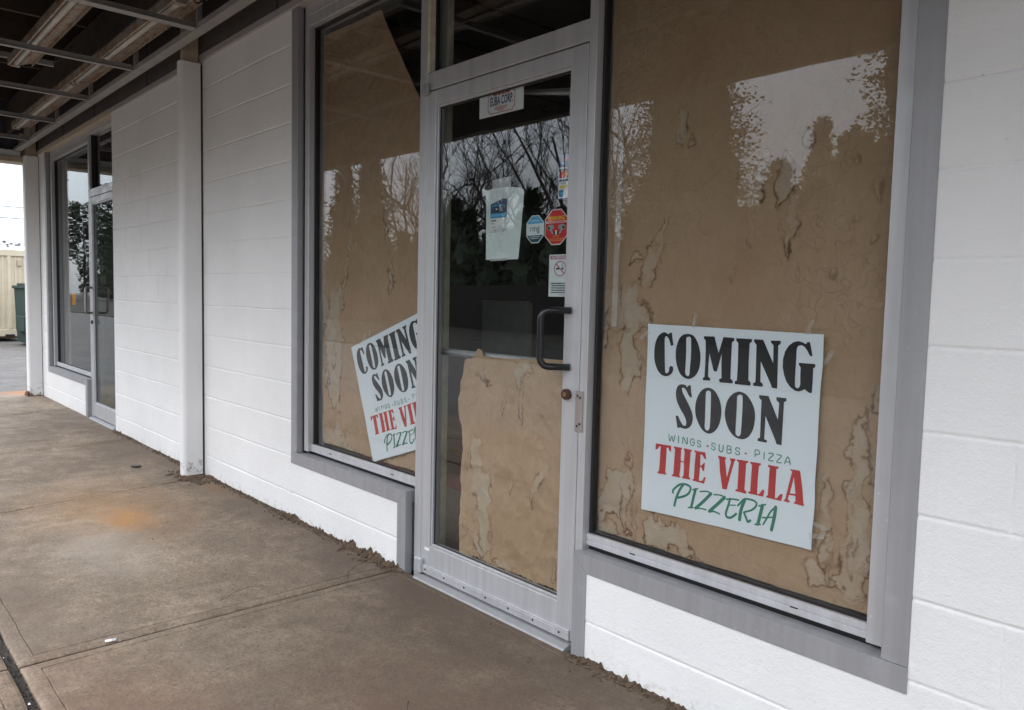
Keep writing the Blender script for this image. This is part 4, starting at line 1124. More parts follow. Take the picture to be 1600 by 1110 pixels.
    k = MB(); k.box(-10.24, 3, .14, 5.6, -.05, -.012, 0, 0); k.build('interior_floor', M['roomfloor'], B)
    k = MB()
    k.box(-10.24, 3, .16, 5.6, 2.90, 2.96, 0, 0)
    for i in range(22): k.box(-10.2 + i * .61, -10.178 + i * .61, .2, 5.5, 2.888, 2.899, 1, 0)
    for i in range(9): k.box(-10.2, 2.9, .4 + i * .61, .422 + i * .61, 2.889, 2.8985, 1, 0)
    k.build('interior_ceiling', [M['roomceil'], M['deck']], B)
    k = MB(); k.box(-2.815, -2.765, .137, .168, 0, 2.88, 0, .003); k.build('stud', M['cream'], B)
    return B

# ------------------------------------------------------------------ lamps under the canopy
def fixtures():
    def make(mclean):
        t = empty('strip_light', (0, 0, 0))
        L = 2.38
        b = MB()
        # enamel channel: thin lip, dark groove, lamp, then the rusted reflector wing on the wall side
        b.prism_x([(-.078, -.022), (-.066, -.022), (-.064, .022), (-.018, .022), (.004, -.006), (.074, .018), (.076, .024), (.05, .062), (-.06, .062), (-.078, .03)], 0, L, 0)
        b.build('housing', mclean, t)
        q = MB(); q.tube([(.05, -.032, -.008), (L - .05, -.032, -.008)], .019, 12)
        q.build('lamp_tube', M['tubeglass'], t, smooth=True)
        for x in (.012, L - .05):
            q = MB()
            q.box(x, x + .036, -.063, -.004, -.030, .021, 0, .003)
            q.build('socket', mclean, t)
        q = MB(); q.prism_x([(.0745, -.004), (.0775, -.004), (.0785, .058), (.0745, .058)], 0, L, 0)
        q.build('side_flange', M['fixture'], t)
        return t
    def dup(root, loc):
        r = root.copy(); COL.objects.link(r); r.location = loc
        for ch in list(root.children):
            c = ch.copy(); COL.objects.link(c); c.parent = r
        return r
    a = make(M['fixture'])
    grp = 'strip lights above the bare ceiling grid'
    row1 = [(-9.35, 'rusty strip light hung nearest the far column, the end of its row'), (-6.94, 'rusty strip light in the middle of the row along the wall'), (-4.50, 'rusty strip light with loose black wires at its end'), (-2.08, 'rusty strip light above the entrance door')]
    for i, (x, lab) in enumerate(row1):
        o = a if i == 0 else dup(a, (0, 0, 0))
        o.location = (x, -.335, 2.875); tag(o, lab, 'light fixture', grp)
    for x, lab in ((-6.75, 'dusty strip light in the second row, farther from the wall'), (-4.32, 'dusty strip light in the second row, over the front slab')):
        o = dup(a, (x, -.775, 2.875)); tag(o, lab, 'light fixture', grp)
    # loose coiled wire by the gap between two fixtures
    mb = MB()
    for s, (cx, cy) in enumerate(((-4.53, -.30), (-4.51, -.38))):
        pts = []
        for i in range(40):
            a_ = i * .5
            pts.append((cx + .03 * math.sin(a_ * .7), cy + .035 * math.cos(a_), 2.88 + .03 * math.sin(a_) + i * .001))
        mb.tube(pts, .004, 6)
    pts = [(-6.9 + .02 * i, -.50 - .05 * math.sin(i * .3), 3.05 - .10 * math.sin(math.pi * i / 14)) for i in range(15)]
    mb.tube(pts, .006, 6)
    tag(mb.build('loose_wire', M['wire'], smooth=True), 'loose coils of black wire hanging at the strip light ends', 'wire')

# ------------------------------------------------------------------ paper behind the glass
def seg_dist(px, pz, poly):
    """signed distance (negative inside) to a polygon, numpy"""
    d = np.full(px.shape, 1e9); inside = np.zeros(px.shape, bool)
    n = len(poly)
    for i in range(n):
        ax, az = poly[i]; bx, bz = poly[(i + 1) % n]
        ex, ez = bx - ax, bz - az; L = ex * ex + ez * ez + 1e-12
        t = np.clip(((px - ax) * ex + (pz - az) * ez) / L, 0, 1)
        d = np.minimum(d, (px - ax - t * ex) ** 2 + (pz - az - t * ez) ** 2)
        cond = ((az > pz) != (bz > pz)) & (px < ex * (pz - az) / (ez if abs(ez) > 1e-12 else 1e-12) + ax)
        inside ^= cond
    d = np.sqrt(d)
    return np.where(inside, -d, d)

def paper_sheet(name, y, lx, rx, bz, tz, step, stains, seed, label, crump=.004, th=.0006, curl=None):
    """sheet between the curves lx(z), rx(z), bz(x), tz(x); stains carried as a colour attribute"""
    xa = min(lx(z) for z in np.linspace(0, 3, 40)); xb = max(rx(z) for z in np.linspace(0, 3, 40))
    za = min(bz(x) for x in np.linspace(xa, xb, 40)); zb = max(tz(x) for x in np.linspace(xa, xb, 40))
    nx = int((xb - xa) / step) + 1; nz = int((zb - za) / step) + 1
    s = np.linspace(0, 1, nx); t = np.linspace(0, 1, nz)
    S, T = np.meshgrid(s, t)
    Xg = xa + (xb - xa) * S
    bzv = np.array([bz(x) for x in xa + (xb - xa) * s]); tzv = np.array([tz(x) for x in xa + (xb - xa) * s])
    Zg = bzv[None, :] * (1 - T) + tzv[None, :] * T
    zz = np.linspace(0, 3, 400)
    lv = np.interp(Zg, zz, [lx(z) for z in zz]); rv = np.interp(Zg, zz, [rx(z) for z in zz])
    Xg = lv * (1 - S) + rv * S
    # crumple: broad waves, flat facets with sharp creases
    c1 = fbm(Xg * 2.3, Zg * 1.4, 3, seed)
    cr = np.abs(fbm(Xg * 7 + 3 * c1, Zg * 6, 3, seed + 9) - .5) * 2
    cr2 = np.abs(fbm(Xg * 17, Zg * 15 + 2 * c1, 2, seed + 29) - .5) * 2
    Yg = y + crump * (1.6 * c1 + 2.0 * cr + .9 * cr2)
    if curl is not None: Yg = Yg + curl(Xg, Zg)
    pale = np.zeros(Xg.shape); tide = np.zeros(Xg.shape)
    wx = (fbm(Xg * 26, Zg * 26, 4, seed + 41) - .5); wz = (fbm(Xg * 26, Zg * 22, 4, seed + 57) - .5)
    wf = (fbm(Xg * 95, Zg * 95, 2, seed + 71) - .5)
    for i, poly in enumerate(stains):
        px = [p[0] for p in poly]; pz = [p[1] for p in poly]; m_ = .06
        sub = (Xg > min(px) - m_) & (Xg < max(px) + m_) & (Zg > min(pz) - m_) & (Zg < max(pz) + m_)
        if not sub.any(): continue
        size = min(max(px) - min(px), max(pz) - min(pz)); soft = min(1, .35 + size / .06)
        amp = min(.055, .016 + size * .32)
        X_, Z_ = Xg[sub], Zg[sub]
        wj = fbm(X_ * 60, Z_ * 52, 3, seed + 301) - .5
        d = seg_dist(X_ + wx[sub] * amp * 1.3 + wj * .016, Z_ + wz[sub] * amp * 1.6 + wf[sub] * .010, poly) + wf[sub] * .008
        strength = .55 + .45 * float(hash2(np.array(i), np.array(seed), 3))
        low = np.interp(Z_, [min(pz), max(pz)], [1.0, .25])
        inner = vnoise(X_ * 34, Z_ * 20, seed + 130 + i)
        p = (1 - np.exp(np.minimum(d, 0) / .009)) * (.36 + .50 * inner) * (.7 + .3 * strength)
        mod = np.clip((vnoise(X_ * 26, Z_ * 20, seed + 80 + i) - .42 + .30 * low) * 2.6, .06, 1)
        w = .0026 + .0026 * vnoise(X_ * 70, Z_ * 60, seed + 90)
        q = np.exp(-((d - .0005) / w) ** 2) * mod * (.65 + .35 * low) * (.7 + .3 * strength)
        q2 = np.exp(-((d + .013 + .012 * wj) / .0020) ** 2) * np.clip((vnoise(X_ * 30, Z_ * 25, seed + 99 + i) - .5) * 2.4, 0, 1) * .55 * low
        q2 = np.maximum(q2, np.exp(-((d - .012 - .012 * wj) / .0018) ** 2) * np.clip((vnoise(X_ * 22, Z_ * 25, seed + 199 + i) - .55) * 2.4, 0, 1) * .4)
        q = q * soft; q2 = q2 * soft; p = p * soft
        pale[sub] = np.maximum(pale[sub], p); tide[sub] = np.maximum(tide[sub] * (1 - .6 * np.clip(-d / .004, 0, 1)), np.maximum(q, q2))
    V = np.stack([Xg, Yg, Zg], -1).reshape(-1, 3)
    idx = np.arange(nx * nz).reshape(nz, nx)
    F = np.stack([idx[:-1, :-1], idx[:-1, 1:], idx[1:, 1:], idx[1:, :-1]], -1).reshape(-1, 4)
    me = bpy.data.meshes.new(name)
    me.vertices.add(len(V)); me.vertices.foreach_set('co', V.ravel())
    me.loops.add(len(F) * 4); me.loops.foreach_set('vertex_index', F.ravel())
    me.polygons.add(len(F)); me.polygons.foreach_set('loop_start', np.arange(len(F)) * 4)
    me.polygons.foreach_set('loop_total', np.full(len(F), 4))
    me.polygons.foreach_set('use_smooth', np.ones(len(F), bool))
    me.update(calc_edges=True)
    at = me.color_attributes.new('watermark', 'FLOAT_COLOR', 'POINT')
    colr = np.zeros((len(V), 4), np.float32); colr[:, 0] = pale.ravel(); colr[:, 1] = np.clip(tide.ravel(), 0, 1); colr[:, 3] = 1
    at.data.foreach_set('color', colr.ravel())
    o = link_mesh(name, me, M['kraft'])
    return tag(o, label, 'paper', 'brown papers taped inside the shop front')

def streaks(x0, x1, z0, z1, n, seed):
    rng = random.Random(seed); out = []
    for k in range(n):
        x = rng.uniform(x0, x1); zt = rng.uniform(z0 + .1, z1); L = rng.uniform(.06, .30); w = rng.uniform(.006, .020)
        out.append([(x, zt), (x + w, zt - .3 * L), (x + w * .8, zt - .8 * L), (x, zt - L), (x - w, zt - .75 * L), (x - w * .6, zt - .3 * L)])
    return out

def papers():
    w1 = lambda z, a, b, s: a + b * (float(vnoise(z * 5, s, s)) - .5) + b * .4 * (float(vnoise(z * 23, s, s + 2)) - .5)
    paper_sheet('window_paper', .0935, lambda z: w1(z, -1.7905, .010, 3), lambda z: w1(z, -.829, .006, 4), lambda x: w1(x, .431, .006, 5), lambda x: 2.66, .0028, STAINS_RIGHT + streaks(-.98, -.86, .46, 1.2, 4, 4) + streaks(-1.76, -1.62, .46, .75, 3, 5), 1,
                'brown kraft paper with brown ringed water marks filling the window right of the door', .0035)
    diag = lambda x: min(2.63, 2.60 - max(0, (x + 3.266)) * (.492 / .354))
    paper_sheet('window_paper', .0935, lambda z: -3.80 - .026 * min(1, max(0, (z - .3) / 1.6) if z < 1.9 else 1 - (z - 1.9) * 1.2), lambda z: -2.79, lambda x: w1(x, .432, .010, 6),
                lambda x: diag(x) if x > -3.266 else 2.60 + .03 * (x + 3.8) * 0, .0036, STAINS_LEFT + streaks(-3.76, -3.56, .45, 1.1, 3, 6), 2,
                'brown paper cut off aslant at the top, in the window left of the door', .0055)
    paper_sheet('door_paper', .0585, lambda z: np.interp(z, [0, .15, .40, .61, .80, .96, 1.0, 3], [-2.552, -2.545, -2.548, -2.534, -2.575, -2.535, -2.520, -2.51]), lambda z: -1.925,
                lambda x: float(np.interp(x, [-2.6, -2.545, -2.49, -2.44, -2.42, -2.35, -2.2, -2.05, -1.93], [.155, .152, .158, .172, .165, .160, .163, .166, .163])) + .008 * (float(vnoise(x * 60, 1, 4)) - .5),
                lambda x: float(np.interp(x, [-2.6, -2.535, -2.50, -2.47, -2.455, -2.30, -1.93], [.985, .99, 1.035, 1.030, 1.005, 1.008, 1.025])), .0032, STAINS_DOOR + streaks(-2.52, -1.96, .20, .98, 6, 7), 3,
                'crumpled brown paper over the lower half of the glass door', .0085)
    # torn strip hanging at the hinge side, and the flap folded over the push bar
    mb = MB(); n = 14; b = []
    for i in range(n + 1):
        t = i / n; z = 1.185 - .175 * t
        x = -2.738 + .062 * t * t + .008 * math.sin(t * 5); w = .018 * (1 - .55 * t) + .003 * math.sin(t * 19)
        b.append(((x, .066 + .012 * math.sin(t * 4), z), (x + w, .061 + .014 * math.sin(t * 4 + 1), z - .004)))
    for i in range(n): mb.add([b[i][0], b[i][1], b[i + 1][1], b[i + 1][0]], [(0, 1, 2, 3)])
    tag(mb.build('paper_strip', M['kraft'], smooth=True), 'torn strip of brown paper hanging beside the door hinge', 'paper')

# ------------------------------------------------------------------ posters and stickers
def poster(corners, y, label, tape_at, cut=None):
    TL, TR, BR, BL = [np.array(c) for c in corners]
    def P(u, v):
        q = TL * (1 - u) * (1 - v) + TR * u * (1 - v) + BR * u * v + BL * (1 - u) * v
        return float(q[0]), float(q[1])
    mb = MB()
    wob = lambda i, s: .0016 * (float(vnoise(i * .45, s, 8)) - .5) * 2
    ng = 24
    for side in (0, 1):
        b0 = len(mb.v)
        for j in range(ng + 1):
            for i in range(ng + 1):
                u, v = i / ng, j / ng
                du = (wob(j * .7, 2) * 2 if i == ng else (wob(j * .7, 4) if i == 0 else 0)); dv = (wob(i * .7, 3) if j == ng else (wob(i * .7, 1) * .6 if j == 0 else 0))
                X_, Z_ = P(u + du, v + dv); mb.v.append((X_, y + .0005 * side, Z_))
        for j in range(ng):
            for i in range(ng):
                a = b0 + j * (ng + 1) + i
                f = (a, a + 1, a + ng + 2, a + ng + 1)
                mb.f.append(f if side == 0 else f[::-1]); mb.m.append(0)
    ci = {'K': 1, 'R': 2, 'G': 3}
    z_ = 0
    for c, sm, loops in GLYPHS:
        ls = [[P(*p) for p in (smooth_loop(l) if sm else l)] for l in loops]
        mb.flat(ls, y - .0004 - z_ * 1e-6, ci[c]); z_ += 1
    W_ = float(np.hypot(*(TR - TL)))
    for k_, (c, line, w) in enumerate(STROKES):
        if k_ < 23: w *= 1.3          # the brush script
        l = [P(*p) for p in smooth_line(line)]
        mb.flat([ribbon_loop(l, w * W_)], y - .0004 - z_ * 3e-6, ci[c]); z_ += 1
    for u, v, a in tape_at:
        cx, cz = P(u, v); ca, sa = math.cos(R(a)), math.sin(R(a))
        q = [(cx + (dx * ca - dz * sa), cz + (dx * sa + dz * ca)) for dx, dz in ((-.022, -.006), (.022, -.007), (.021, .006), (-.023, .007))]
        mb.prism_y(q, y - .0012, y - .0009, 4)
    # the sheet bows away from the glass between its taped corners
    inv = np.linalg.inv(np.array([TR - TL, BL - TL]).T)
    def bow(x, z):
        u, v = inv @ (np.array((x, z)) - TL); u = min(1, max(0, u)); v = min(1, max(0, v))
        return .0062 * math.sin(math.pi * u) * (.35 + .65 * v) + .0018 * math.sin(math.pi * v) + .003 * u ** 4 * v ** 2
    mb.v = [(x, yy + bow(x, z), z) for x, yy, z in mb.v]
    me = mb.mesh('poster')
    if cut is not None:            # the frame member covers the rest
        bm = bmesh.new(); bm.from_mesh(me)
        bmesh.ops.bisect_plane(bm, geom=bm.verts[:] + bm.edges[:] + bm.faces[:], plane_co=(cut, 0, 0), plane_no=(1, 0, 0), clear_outer=True)
        bm.to_mesh(me); bm.free()
    o = link_mesh('poster', me, [M['poster'], M['ink_k'], M['ink_r'], M['ink_g'], M['tape']], smooth=False)
    return tag(o, label, 'poster', 'coming soon posters in the windows')

def text(mb, s, x, z, h, y, mi, sx=1.0, align='CENTER', bold=0.0, shear=0.0, tilt=0.0):
    cu = bpy.data.curves.new('lettering', 'FONT'); cu.body = s; cu.size = 1; cu.align_x = align; cu.offset = bold
    cu.resolution_u = 2
    ob = bpy.data.objects.new('lettering', cu)
    me = bpy.data.meshes.new_from_object(ob)
    vs = []
    for v in me.vertices:
        X = v.co.x * h * sx * 1.38; Zc = v.co.y * h * 1.38
        vs.append((x + X + Zc * shear, y, z + Zc + X * tilt))
    if vs: mb.add(vs, [tuple(p.vertices) for p in me.polygons], mi)
    bpy.data.objects.remove(ob); bpy.data.curves.remove(cu); bpy.data.meshes.remove(me)

def rect(mb, x0, x1, z0, z1, y, mi, th=None, tilt=0.0, xref=0.0):
    q = [(x0, z0 + tilt * (x0 - xref)), (x1, z0 + tilt * (x1 - xref)), (x1, z1 + tilt * (x1 - xref)), (x0, z1 + tilt * (x0 - xref))]
    if th: mb.prism_y(q, y, y + th, mi)
    else: mb.add([(p[0], y, p[1]) for p in q], [(0, 1, 2, 3)], mi)

def octagon(cx, cz, w, h, cx_=.30, cz_=.26):
    a, b = w / 2, h / 2; c = w * cx_; d = h * cz_
    return [(cx - a, cz - b + d), (cx - a + c, cz - b), (cx + a - c, cz - b), (cx + a, cz - b + d), (cx + a, cz + b - d), (cx + a - c, cz + b), (cx - a + c, cz + b), (cx - a, cz + b - d)]

def clip_below(poly, z):
    out = []
    for i in range(len(poly)):
        a, b = poly[i], poly[(i + 1) % len(poly)]
        if a[1] <= z: out.append(a)
        if (a[1] <= z) != (b[1] <= z):
            t = (z - a[1]) / (b[1] - a[1]); out.append((a[0] + (b[0] - a[0]) * t, z))
    return out
def clip_above(poly, z):
    return [(x, -q) for x, q in clip_below([(x, -q) for x, q in poly], -z)]

def dashes(mb, x0, x1, z, h, y, mi, rng, gap=.3):
    x = x0
    while x < x1:
        w = rng.uniform(.5, 1.3) * h * 1.2
        if x + w > x1: break
        rect(mb, x, x + w, z, z + h, y, mi); x += w + h * gap * rng.uniform(.6, 1.6)

def stickers():
    rng = random.Random(3)
    Y = .0575                       # just inside the door glass (back face at .056)
    # name card at the top of the door
    mb = MB(); x0, x1, z0, z1 = -2.446, -2.186, 1.955, 2.055
    rect(mb, x0, x1, z0, z1, Y, 0, .0006)
    cx = (x0 + x1) / 2 + .002; cz = 2.004
    a, b, n = .080, .042, .012
    fr = [(-a, -b + n), (-a + n * .8, -b + n * .8), (-a + n, -b), (a - n, -b), (a - n * .8, -b + n * .8), (a, -b + n), (a, b - n), (a - n * .8, b - n * .8), (a - n, b), (-a + n, b), (-a + n * .8, b - n * .8), (-a, b - n)]
    o_ = [(cx + p[0], cz + p[1]) for p in fr]; i_ = [(cx + p[0] * .957, cz + p[1] * .915) for p in fr]
    mb.flat([o_, i_], Y - .0003, 2)
    text(mb, 'EUBA CORP.', cx + .001, cz - .010, .034, Y - .0004, 1, .52, bold=.03)
    for k in range(4): rect(mb, cx - .046 + k * .024, cx - .026 + k * .024, cz + .0265, cz + .0345, Y - .0004, 2)
    rect(mb, cx - .0505, cx - .0475, cz + .026, cz + .036, Y - .0004, 3); rect(mb, cx + .0475, cx + .0505, cz + .026, cz + .036, Y - .0004, 3)
    for i, w in enumerate((.040, .036, .020)):
        dashes(mb, cx - w, cx + w, cz - .0215 - i * .0065, .0042, Y - .0004, 2, rng)
    tag(mb.build('name_card', [M['white'], M['navy'], M['rust_ink'], M['ink_k']], fix=False), 'white name card with red border at the top of the door glass', 'sign')

    # taped notice
    mb = MB()
    out = [(-2.388, 1.395), (-2.196, 1.393), (-2.184, 1.500), (-2.172, 1.640), (-2.176, 1.655), (-2.215, 1.666), (-2.262, 1.672), (-2.300, 1.676), (-2.345, 1.674), (-2.385, 1.668), (-2.420, 1.678), (-2.416, 1.646), (-2.394, 1.652), (-2.390, 1.52)]
    mb.prism_y(out, Y, Y + .0006, 0)
    mb.prism_y([(-2.357, 1.672), (-2.246, 1.672), (-2.246, 1.712), (-2.357, 1.704)], Y - .0008, Y - .0005, 1)
    mb.prism_y([(-2.362, 1.389), (-2.262, 1.390), (-2.262, 1.399), (-2.362, 1.398)], Y - .0008, Y - .0005, 1)
    mb.prism_y([(-2.365, 1.500), (-2.266, 1.502), (-2.266, 1.514), (-2.365, 1.512)], Y - .0008, Y - .0005, 1)
    # white scuffed fold at the head of the sheet
    for k in range(9):
        x = -2.37 + k * .021; mb.prism_y([(x, 1.625 + .006 * (k % 3)), (x + .019, 1.630), (x + .016, 1.662), (x - .004, 1.655)], Y - .0011 - k * .00002, Y - .0009, 0)
    tag(mb.build('paper_notice', [M['offwhite'], M['tapepale']], fix=False), 'pale blank paper sheet taped inside the middle of the door glass', 'notice')
    # leaflet and card fixed over it
    mb = MB(); y2 = Y - .0012
    lf = [(-2.364, 1.560), (-2.268, 1.560), (-2.265, 1.626), (-2.290, 1.630), (-2.363, 1.612)]
    mb.prism_y(lf, y2, y2 + .0004, 0)
    rect(mb, -2.363, -2.268, 1.561, 1.574, y2 - .0002, 1); rect(mb, -2.352, -2.285, 1.602, 1.609, y2 - .0002, 2)
    rect(mb, -2.338, -2.315, 1.580, 1.598, y2 - .0002, 3); rect(mb, -2.310, -2.292, 1.582, 1.598, y2 - .0002, 4)
    rect(mb, -2.348, -2.341, 1.580, 1.590, y2 - .0002, 3); rect(mb, -2.332, -2.322, 1.588, 1.594, y2 - .0003, 5)
    rect(mb, -2.363, -2.268, 1.5565, 1.5605, y2 - .0002, 2)
    tag(mb.build('leaflet', [M['navy'], M['ltblue'], M['blue'], M['ink_k'], M['greyp'], M['white']], fix=False), 'dark blue printed leaflet on the taped paper sheet', 'leaflet')
    mb = MB()
    rect(mb, -2.364, -2.281, 1.516, 1.556, y2, 0, .0004)
    text(mb, 'Notice', -2.358, 1.5445, .006, y2 - .0002, 1, 1, 'LEFT') if False else rect(mb, -2.358, -2.328, 1.544, 1.549, y2 - .0002, 1)
    dashes(mb, -2.358, -2.338, 1.534, .003, y2 - .0002, 1, rng); dashes(mb, -2.358, -2.330, 1.520, .002, y2 - .0002, 1, rng); dashes(mb, -2.315, -2.29, 1.520, .002, y2 - .0002, 1, rng)
    tag(mb.build('card', [M['white'], M['navy']], fix=False), 'small white card below the dark blue leaflet', 'card')

    # blue octagonal sticker
    mb = MB(); cx, cz, w, h = -2.1065, 1.5015, .094, .103
    oc = octagon(cx, cz, w, h); ic = octagon(cx, cz, w * .92, h * .935)
    mb.prism_y(oc, Y, Y + .0005, 0)
    mb.flat([clip_above(ic, cz + .0205)], Y - .0003, 1); mb.flat([clip_below(ic, cz - .0225)], Y - .0003, 2)
    text(mb, 'ring', cx - .001, cz - .008, .026, Y - .0004, 3, .95)
    dashes(mb, cx - .022, cx + .022, cz + .030, .003, Y - .0004, 0, rng); dashes(mb, cx - .030, cx + .030, cz - .029, .0025, Y - .0004, 0, rng); dashes(mb, cx - .022, cx + .022, cz - .035, .0025, Y - .0004, 0, rng)
    tag(mb.build('alarm_sticker', [M['offwhite'], M['ltblue'], M['teal'], M['navy']], fix=False), 'blue and white octagonal sticker beside the red warning sticker', 'sticker')

    # red warning octagon
    mb = MB(); cx, cz, w, h = -1.9955, 1.504, .118, .128
    mb.prism_y(octagon(cx, cz, w, h), Y, Y + .0005, 0)
    mb.flat([octagon(cx, cz, w * .94, h * .95)], Y - .0003, 1)
    text(mb, 'WARNING', cx, cz + .025, .0150, Y - .0005, 2, .86, bold=.02)
    rect(mb, cx - .052, cx + .052, cz + .0145, cz + .0215, Y - .0004, 0)
    dashes(mb, cx - .048, cx + .050, cz + .016, .004, Y - .0005, 1, rng, .2)
    for s in (-1, 1):
        f = lambda pts: [(cx + s * p[0], cz + p[1]) for p in pts]
        mb.flat([f([(.010, -.003), (.014, .008), (.034, .0095), (.046, .007), (.047, -.006), (.036, -.012), (.020, -.010)])], Y - .0005, 3)
        mb.flat([f([(.033, .001), (.041, .003), (.043, -.006), (.036, -.009), (.031, -.005)])], Y - .0006, 4)
        mb.flat([f([(.048, .012), (.040, .012), (.043, .005), (.050, .004)])], Y - .0007, 4)
        mb.flat([f([(.022, -.010), (.030, -.012), (.022, -.024), (.008, -.026), (.006, -.020), (.018, -.018)])], Y - .0005, 3)
        mb.flat([f([(.003, -.014), (.014, -.017), (.013, -.026), (.001, -.024)])], Y - .0006, 4)
    rect(mb, cx - .004, cx + .004, cz - .027, cz - .012, Y - .0007, 0)
    text(mb, '24 HOUR', cx, cz - .0365, .007, Y - .0005, 2, .85)
    dashes(mb, cx - .042, cx + .042, cz - .0445, .0035, Y - .0005, 5, rng, .2); dashes(mb, cx - .036, cx + .036, cz - .050, .0035, Y - .0005, 5, rng, .2)
    tag(mb.build('warning_sticker', [M['white'], M['red'], M['yellow'], M['greyp'], M['ink_k'], M['orange']], fix=False), 'red octagonal WARNING sticker with two camera pictures', 'sticker')

    # no smoking notice
    mb = MB(); x0, x1, z0, z1 = -2.027, -1.926, 1.253, 1.405
    rect(mb, x0, x1, z0, z1, Y, 0, .0006)
    rect(mb, x0 + .005, x1 - .005, z1 - .0175, z1 - .0045, Y - .0003, 1)
    text(mb, 'NO SMOKING', (x0 + x1) / 2, z1 - .0145, .0085, Y - .0005, 0, .95, bold=.015)
    cx, cz = (x0 + x1) / 2 + .006, z1 - .051
    ring_o = [(cx + .031 * math.cos(2 * math.pi * i / 40), cz + .028 * math.sin(2 * math.pi * i / 40)) for i in range(40)]
    ring_i = [(cx + .0265 * math.cos(2 * math.pi * i / 40), cz + .0237 * math.sin(2 * math.pi * i / 40)) for i in range(40)]
    mb.flat([ring_o, ring_i], Y - .0004, 1)
    rect(mb, cx - .020, cx - .002, cz - .003, cz + .003, Y - .0004, 2); rect(mb, cx + .006, cx + .017, cz - .003, cz + .003, Y - .0004, 2)
    mb.flat([ribbon_loop([(cx - .020, cz + .0175), (cx + .020, cz - .0175)], .0055)], Y - .0006, 1)
    mb.flat([ribbon_loop(smooth_line([(cx + .016, cz + .005), (cx + .010, cz + .008), (cx + .013, cz + .012), (cx + .007, cz + .014)]), .0018)], Y - .0005, 2)
    for i in range(5):
        dashes(mb, x0 + .012 + .002 * (i % 2), x1 - .010, z0 + .046 - i * .0083, .0042, Y - .0004, 2, rng, .22)
    dashes(mb, x0 + .05, x1 - .012, z0 + .006, .002, Y - .0004, 1, rng)
    tag(mb.build('smoking_notice', [M['offwhite'], M['pink'], M['ink_k']], fix=False), 'white no smoking notice above the door handle', 'sign')

    # card decals
    mb = MB(); x0, x1, z0, z1 = -1.992, -1.926, 1.600, 1.758
    rect(mb, x0, x1, z0, z1, Y, 0, .0005)
    rect(mb, x0 + .003, x1, z0 + .005, z0 + .101, Y - .0003, 1)
    rect(mb, x0 + .006, x0 + .030, z0 + .009, z0 + .034, Y - .0004, 2); rect(mb, x0 + .0125, x0 + .0235, z0 + .018, z0 + .026, Y - .0005, 3)
    rect(mb, x0 + .007, x1, z0 + .041, z0 + .049, Y - .0004, 4)
    text(mb, 'VISA', x0 + .026, z0 + .053, .009, Y - .0004, 5, 1.0)
    rect(mb, x0 + .006, x1, z0 + .064, z0 + .071, Y - .0004, 5)
    rect(mb, x0 + .006, x1, z0 + .076, z0 + .101, Y - .0004, 5)
    for cx_, mi, rr in ((x0 + .020, 6, .0125), (x0 + .037, 7, .0125)):
        mb.flat([[(cx_ + rr * math.cos(2 * math.pi * i / 24), z0 + .0885 + rr * math.sin(2 * math.pi * i / 24)) for i in range(24)]], Y - .0005 - (.0001 if mi == 7 else 0), mi)
    for k in range(3): rect(mb, x0 + .006 + k * .014, x0 + .016 + k * .014, z0 + .108, z0 + .114, Y - .0004, 1)
    mb.flat([[(x0 + .028, z0 + .140), (x0 + .037, z0 + .149), (x0 + .046, z0 + .140), (x0 + .037, z0 + .131)]], Y - .0004, 6)
    rect(mb, x0 + .016, x0 + .028, z0 + .124, z0 + .133, Y - .0004, 3)
    tag(mb.build('card_decal', [M['navy'], M['white'], M['blue'], M['ltblue'], M['yellow'], M['navy'], M['red'], M['orange']], fix=False), 'strip of payment card decals at the edge of the door glass', 'sticker')

    # long pale see-through strip on the right window
    mb = MB(); mb.prism_y([(-1.742, 1.155), (-1.718, 1.153), (-1.712, 1.90), (-1.736, 1.905)], .0825, .0828, 0)
    tag(mb.build('pale_strip', M['longstrip'], fix=False), 'long vertical pale see-through strip left of the straight poster', 'tape')

# ------------------------------------------------------------------ things in the room
def room_things():
    t = empty('counter', (-3.3, .7, 0), 'low beige counter with a red top just inside the door', 'counter')
    b = MB(); b.box(-3.85, -2.91, .46, .95, -.01, .284, 0, .004); b.build('base', M['beige'], t)
    b = MB(); b.box(-3.90, -2.86, .40, 1.0, .285, .360, 0, .008); b.build('top', M['redtop'], t)
    b = MB(); b.box(-4.8, -1.6, 1.9, 2.4, .80, .90, 0, .006); b.box(-4.75, -1.65, 1.95, 2.35, -.01, .799, 1, .004)
    tag(b.build('counter', [M['bluetop'], M['room']]), 'long dark counter with a blue edge at the back of the room', 'counter')
    t = empty('panel', (-3.6, 1.25, .9), 'dull clear panel standing on the far counter inside', 'panel')
    b = MB(); b.box(-3.80, -3.38, 1.22, 1.228, .88, 1.215, 0, .001); b.build('sheet', M['board'], t)
    b = MB(); b.box(-3.379, -3.355, 1.21, 1.24, .88, 1.22, 0, .002); b.box(-3.80, -3.3795, 1.212, 1.238, 1.2155, 1.23, 0, .002); b.build('edge_frame', M['beige'], t)
    pts = [(-2.90 - .018 * i, .55 + .06 * math.sin(i * .8), .375 + .09 * abs(math.sin(i * .55))) for i in range(20)]
    b = MB(); b.tube(pts, .004, 6); tag(b.build('cord', M['orange'], smooth=True), 'orange cord lying over the red counter', 'cord')
    b = MB()
    b.box(-7.95, -7.72, .55, .78, .0, .30, 0, .01); b.tube([(-7.835, .548, .16), (-7.835, .545, .16)], .07, 20, 1)
    tag(b.build('box', [M['white'], M['greyp']]), 'white cardboard box on the floor behind the far door', 'box')

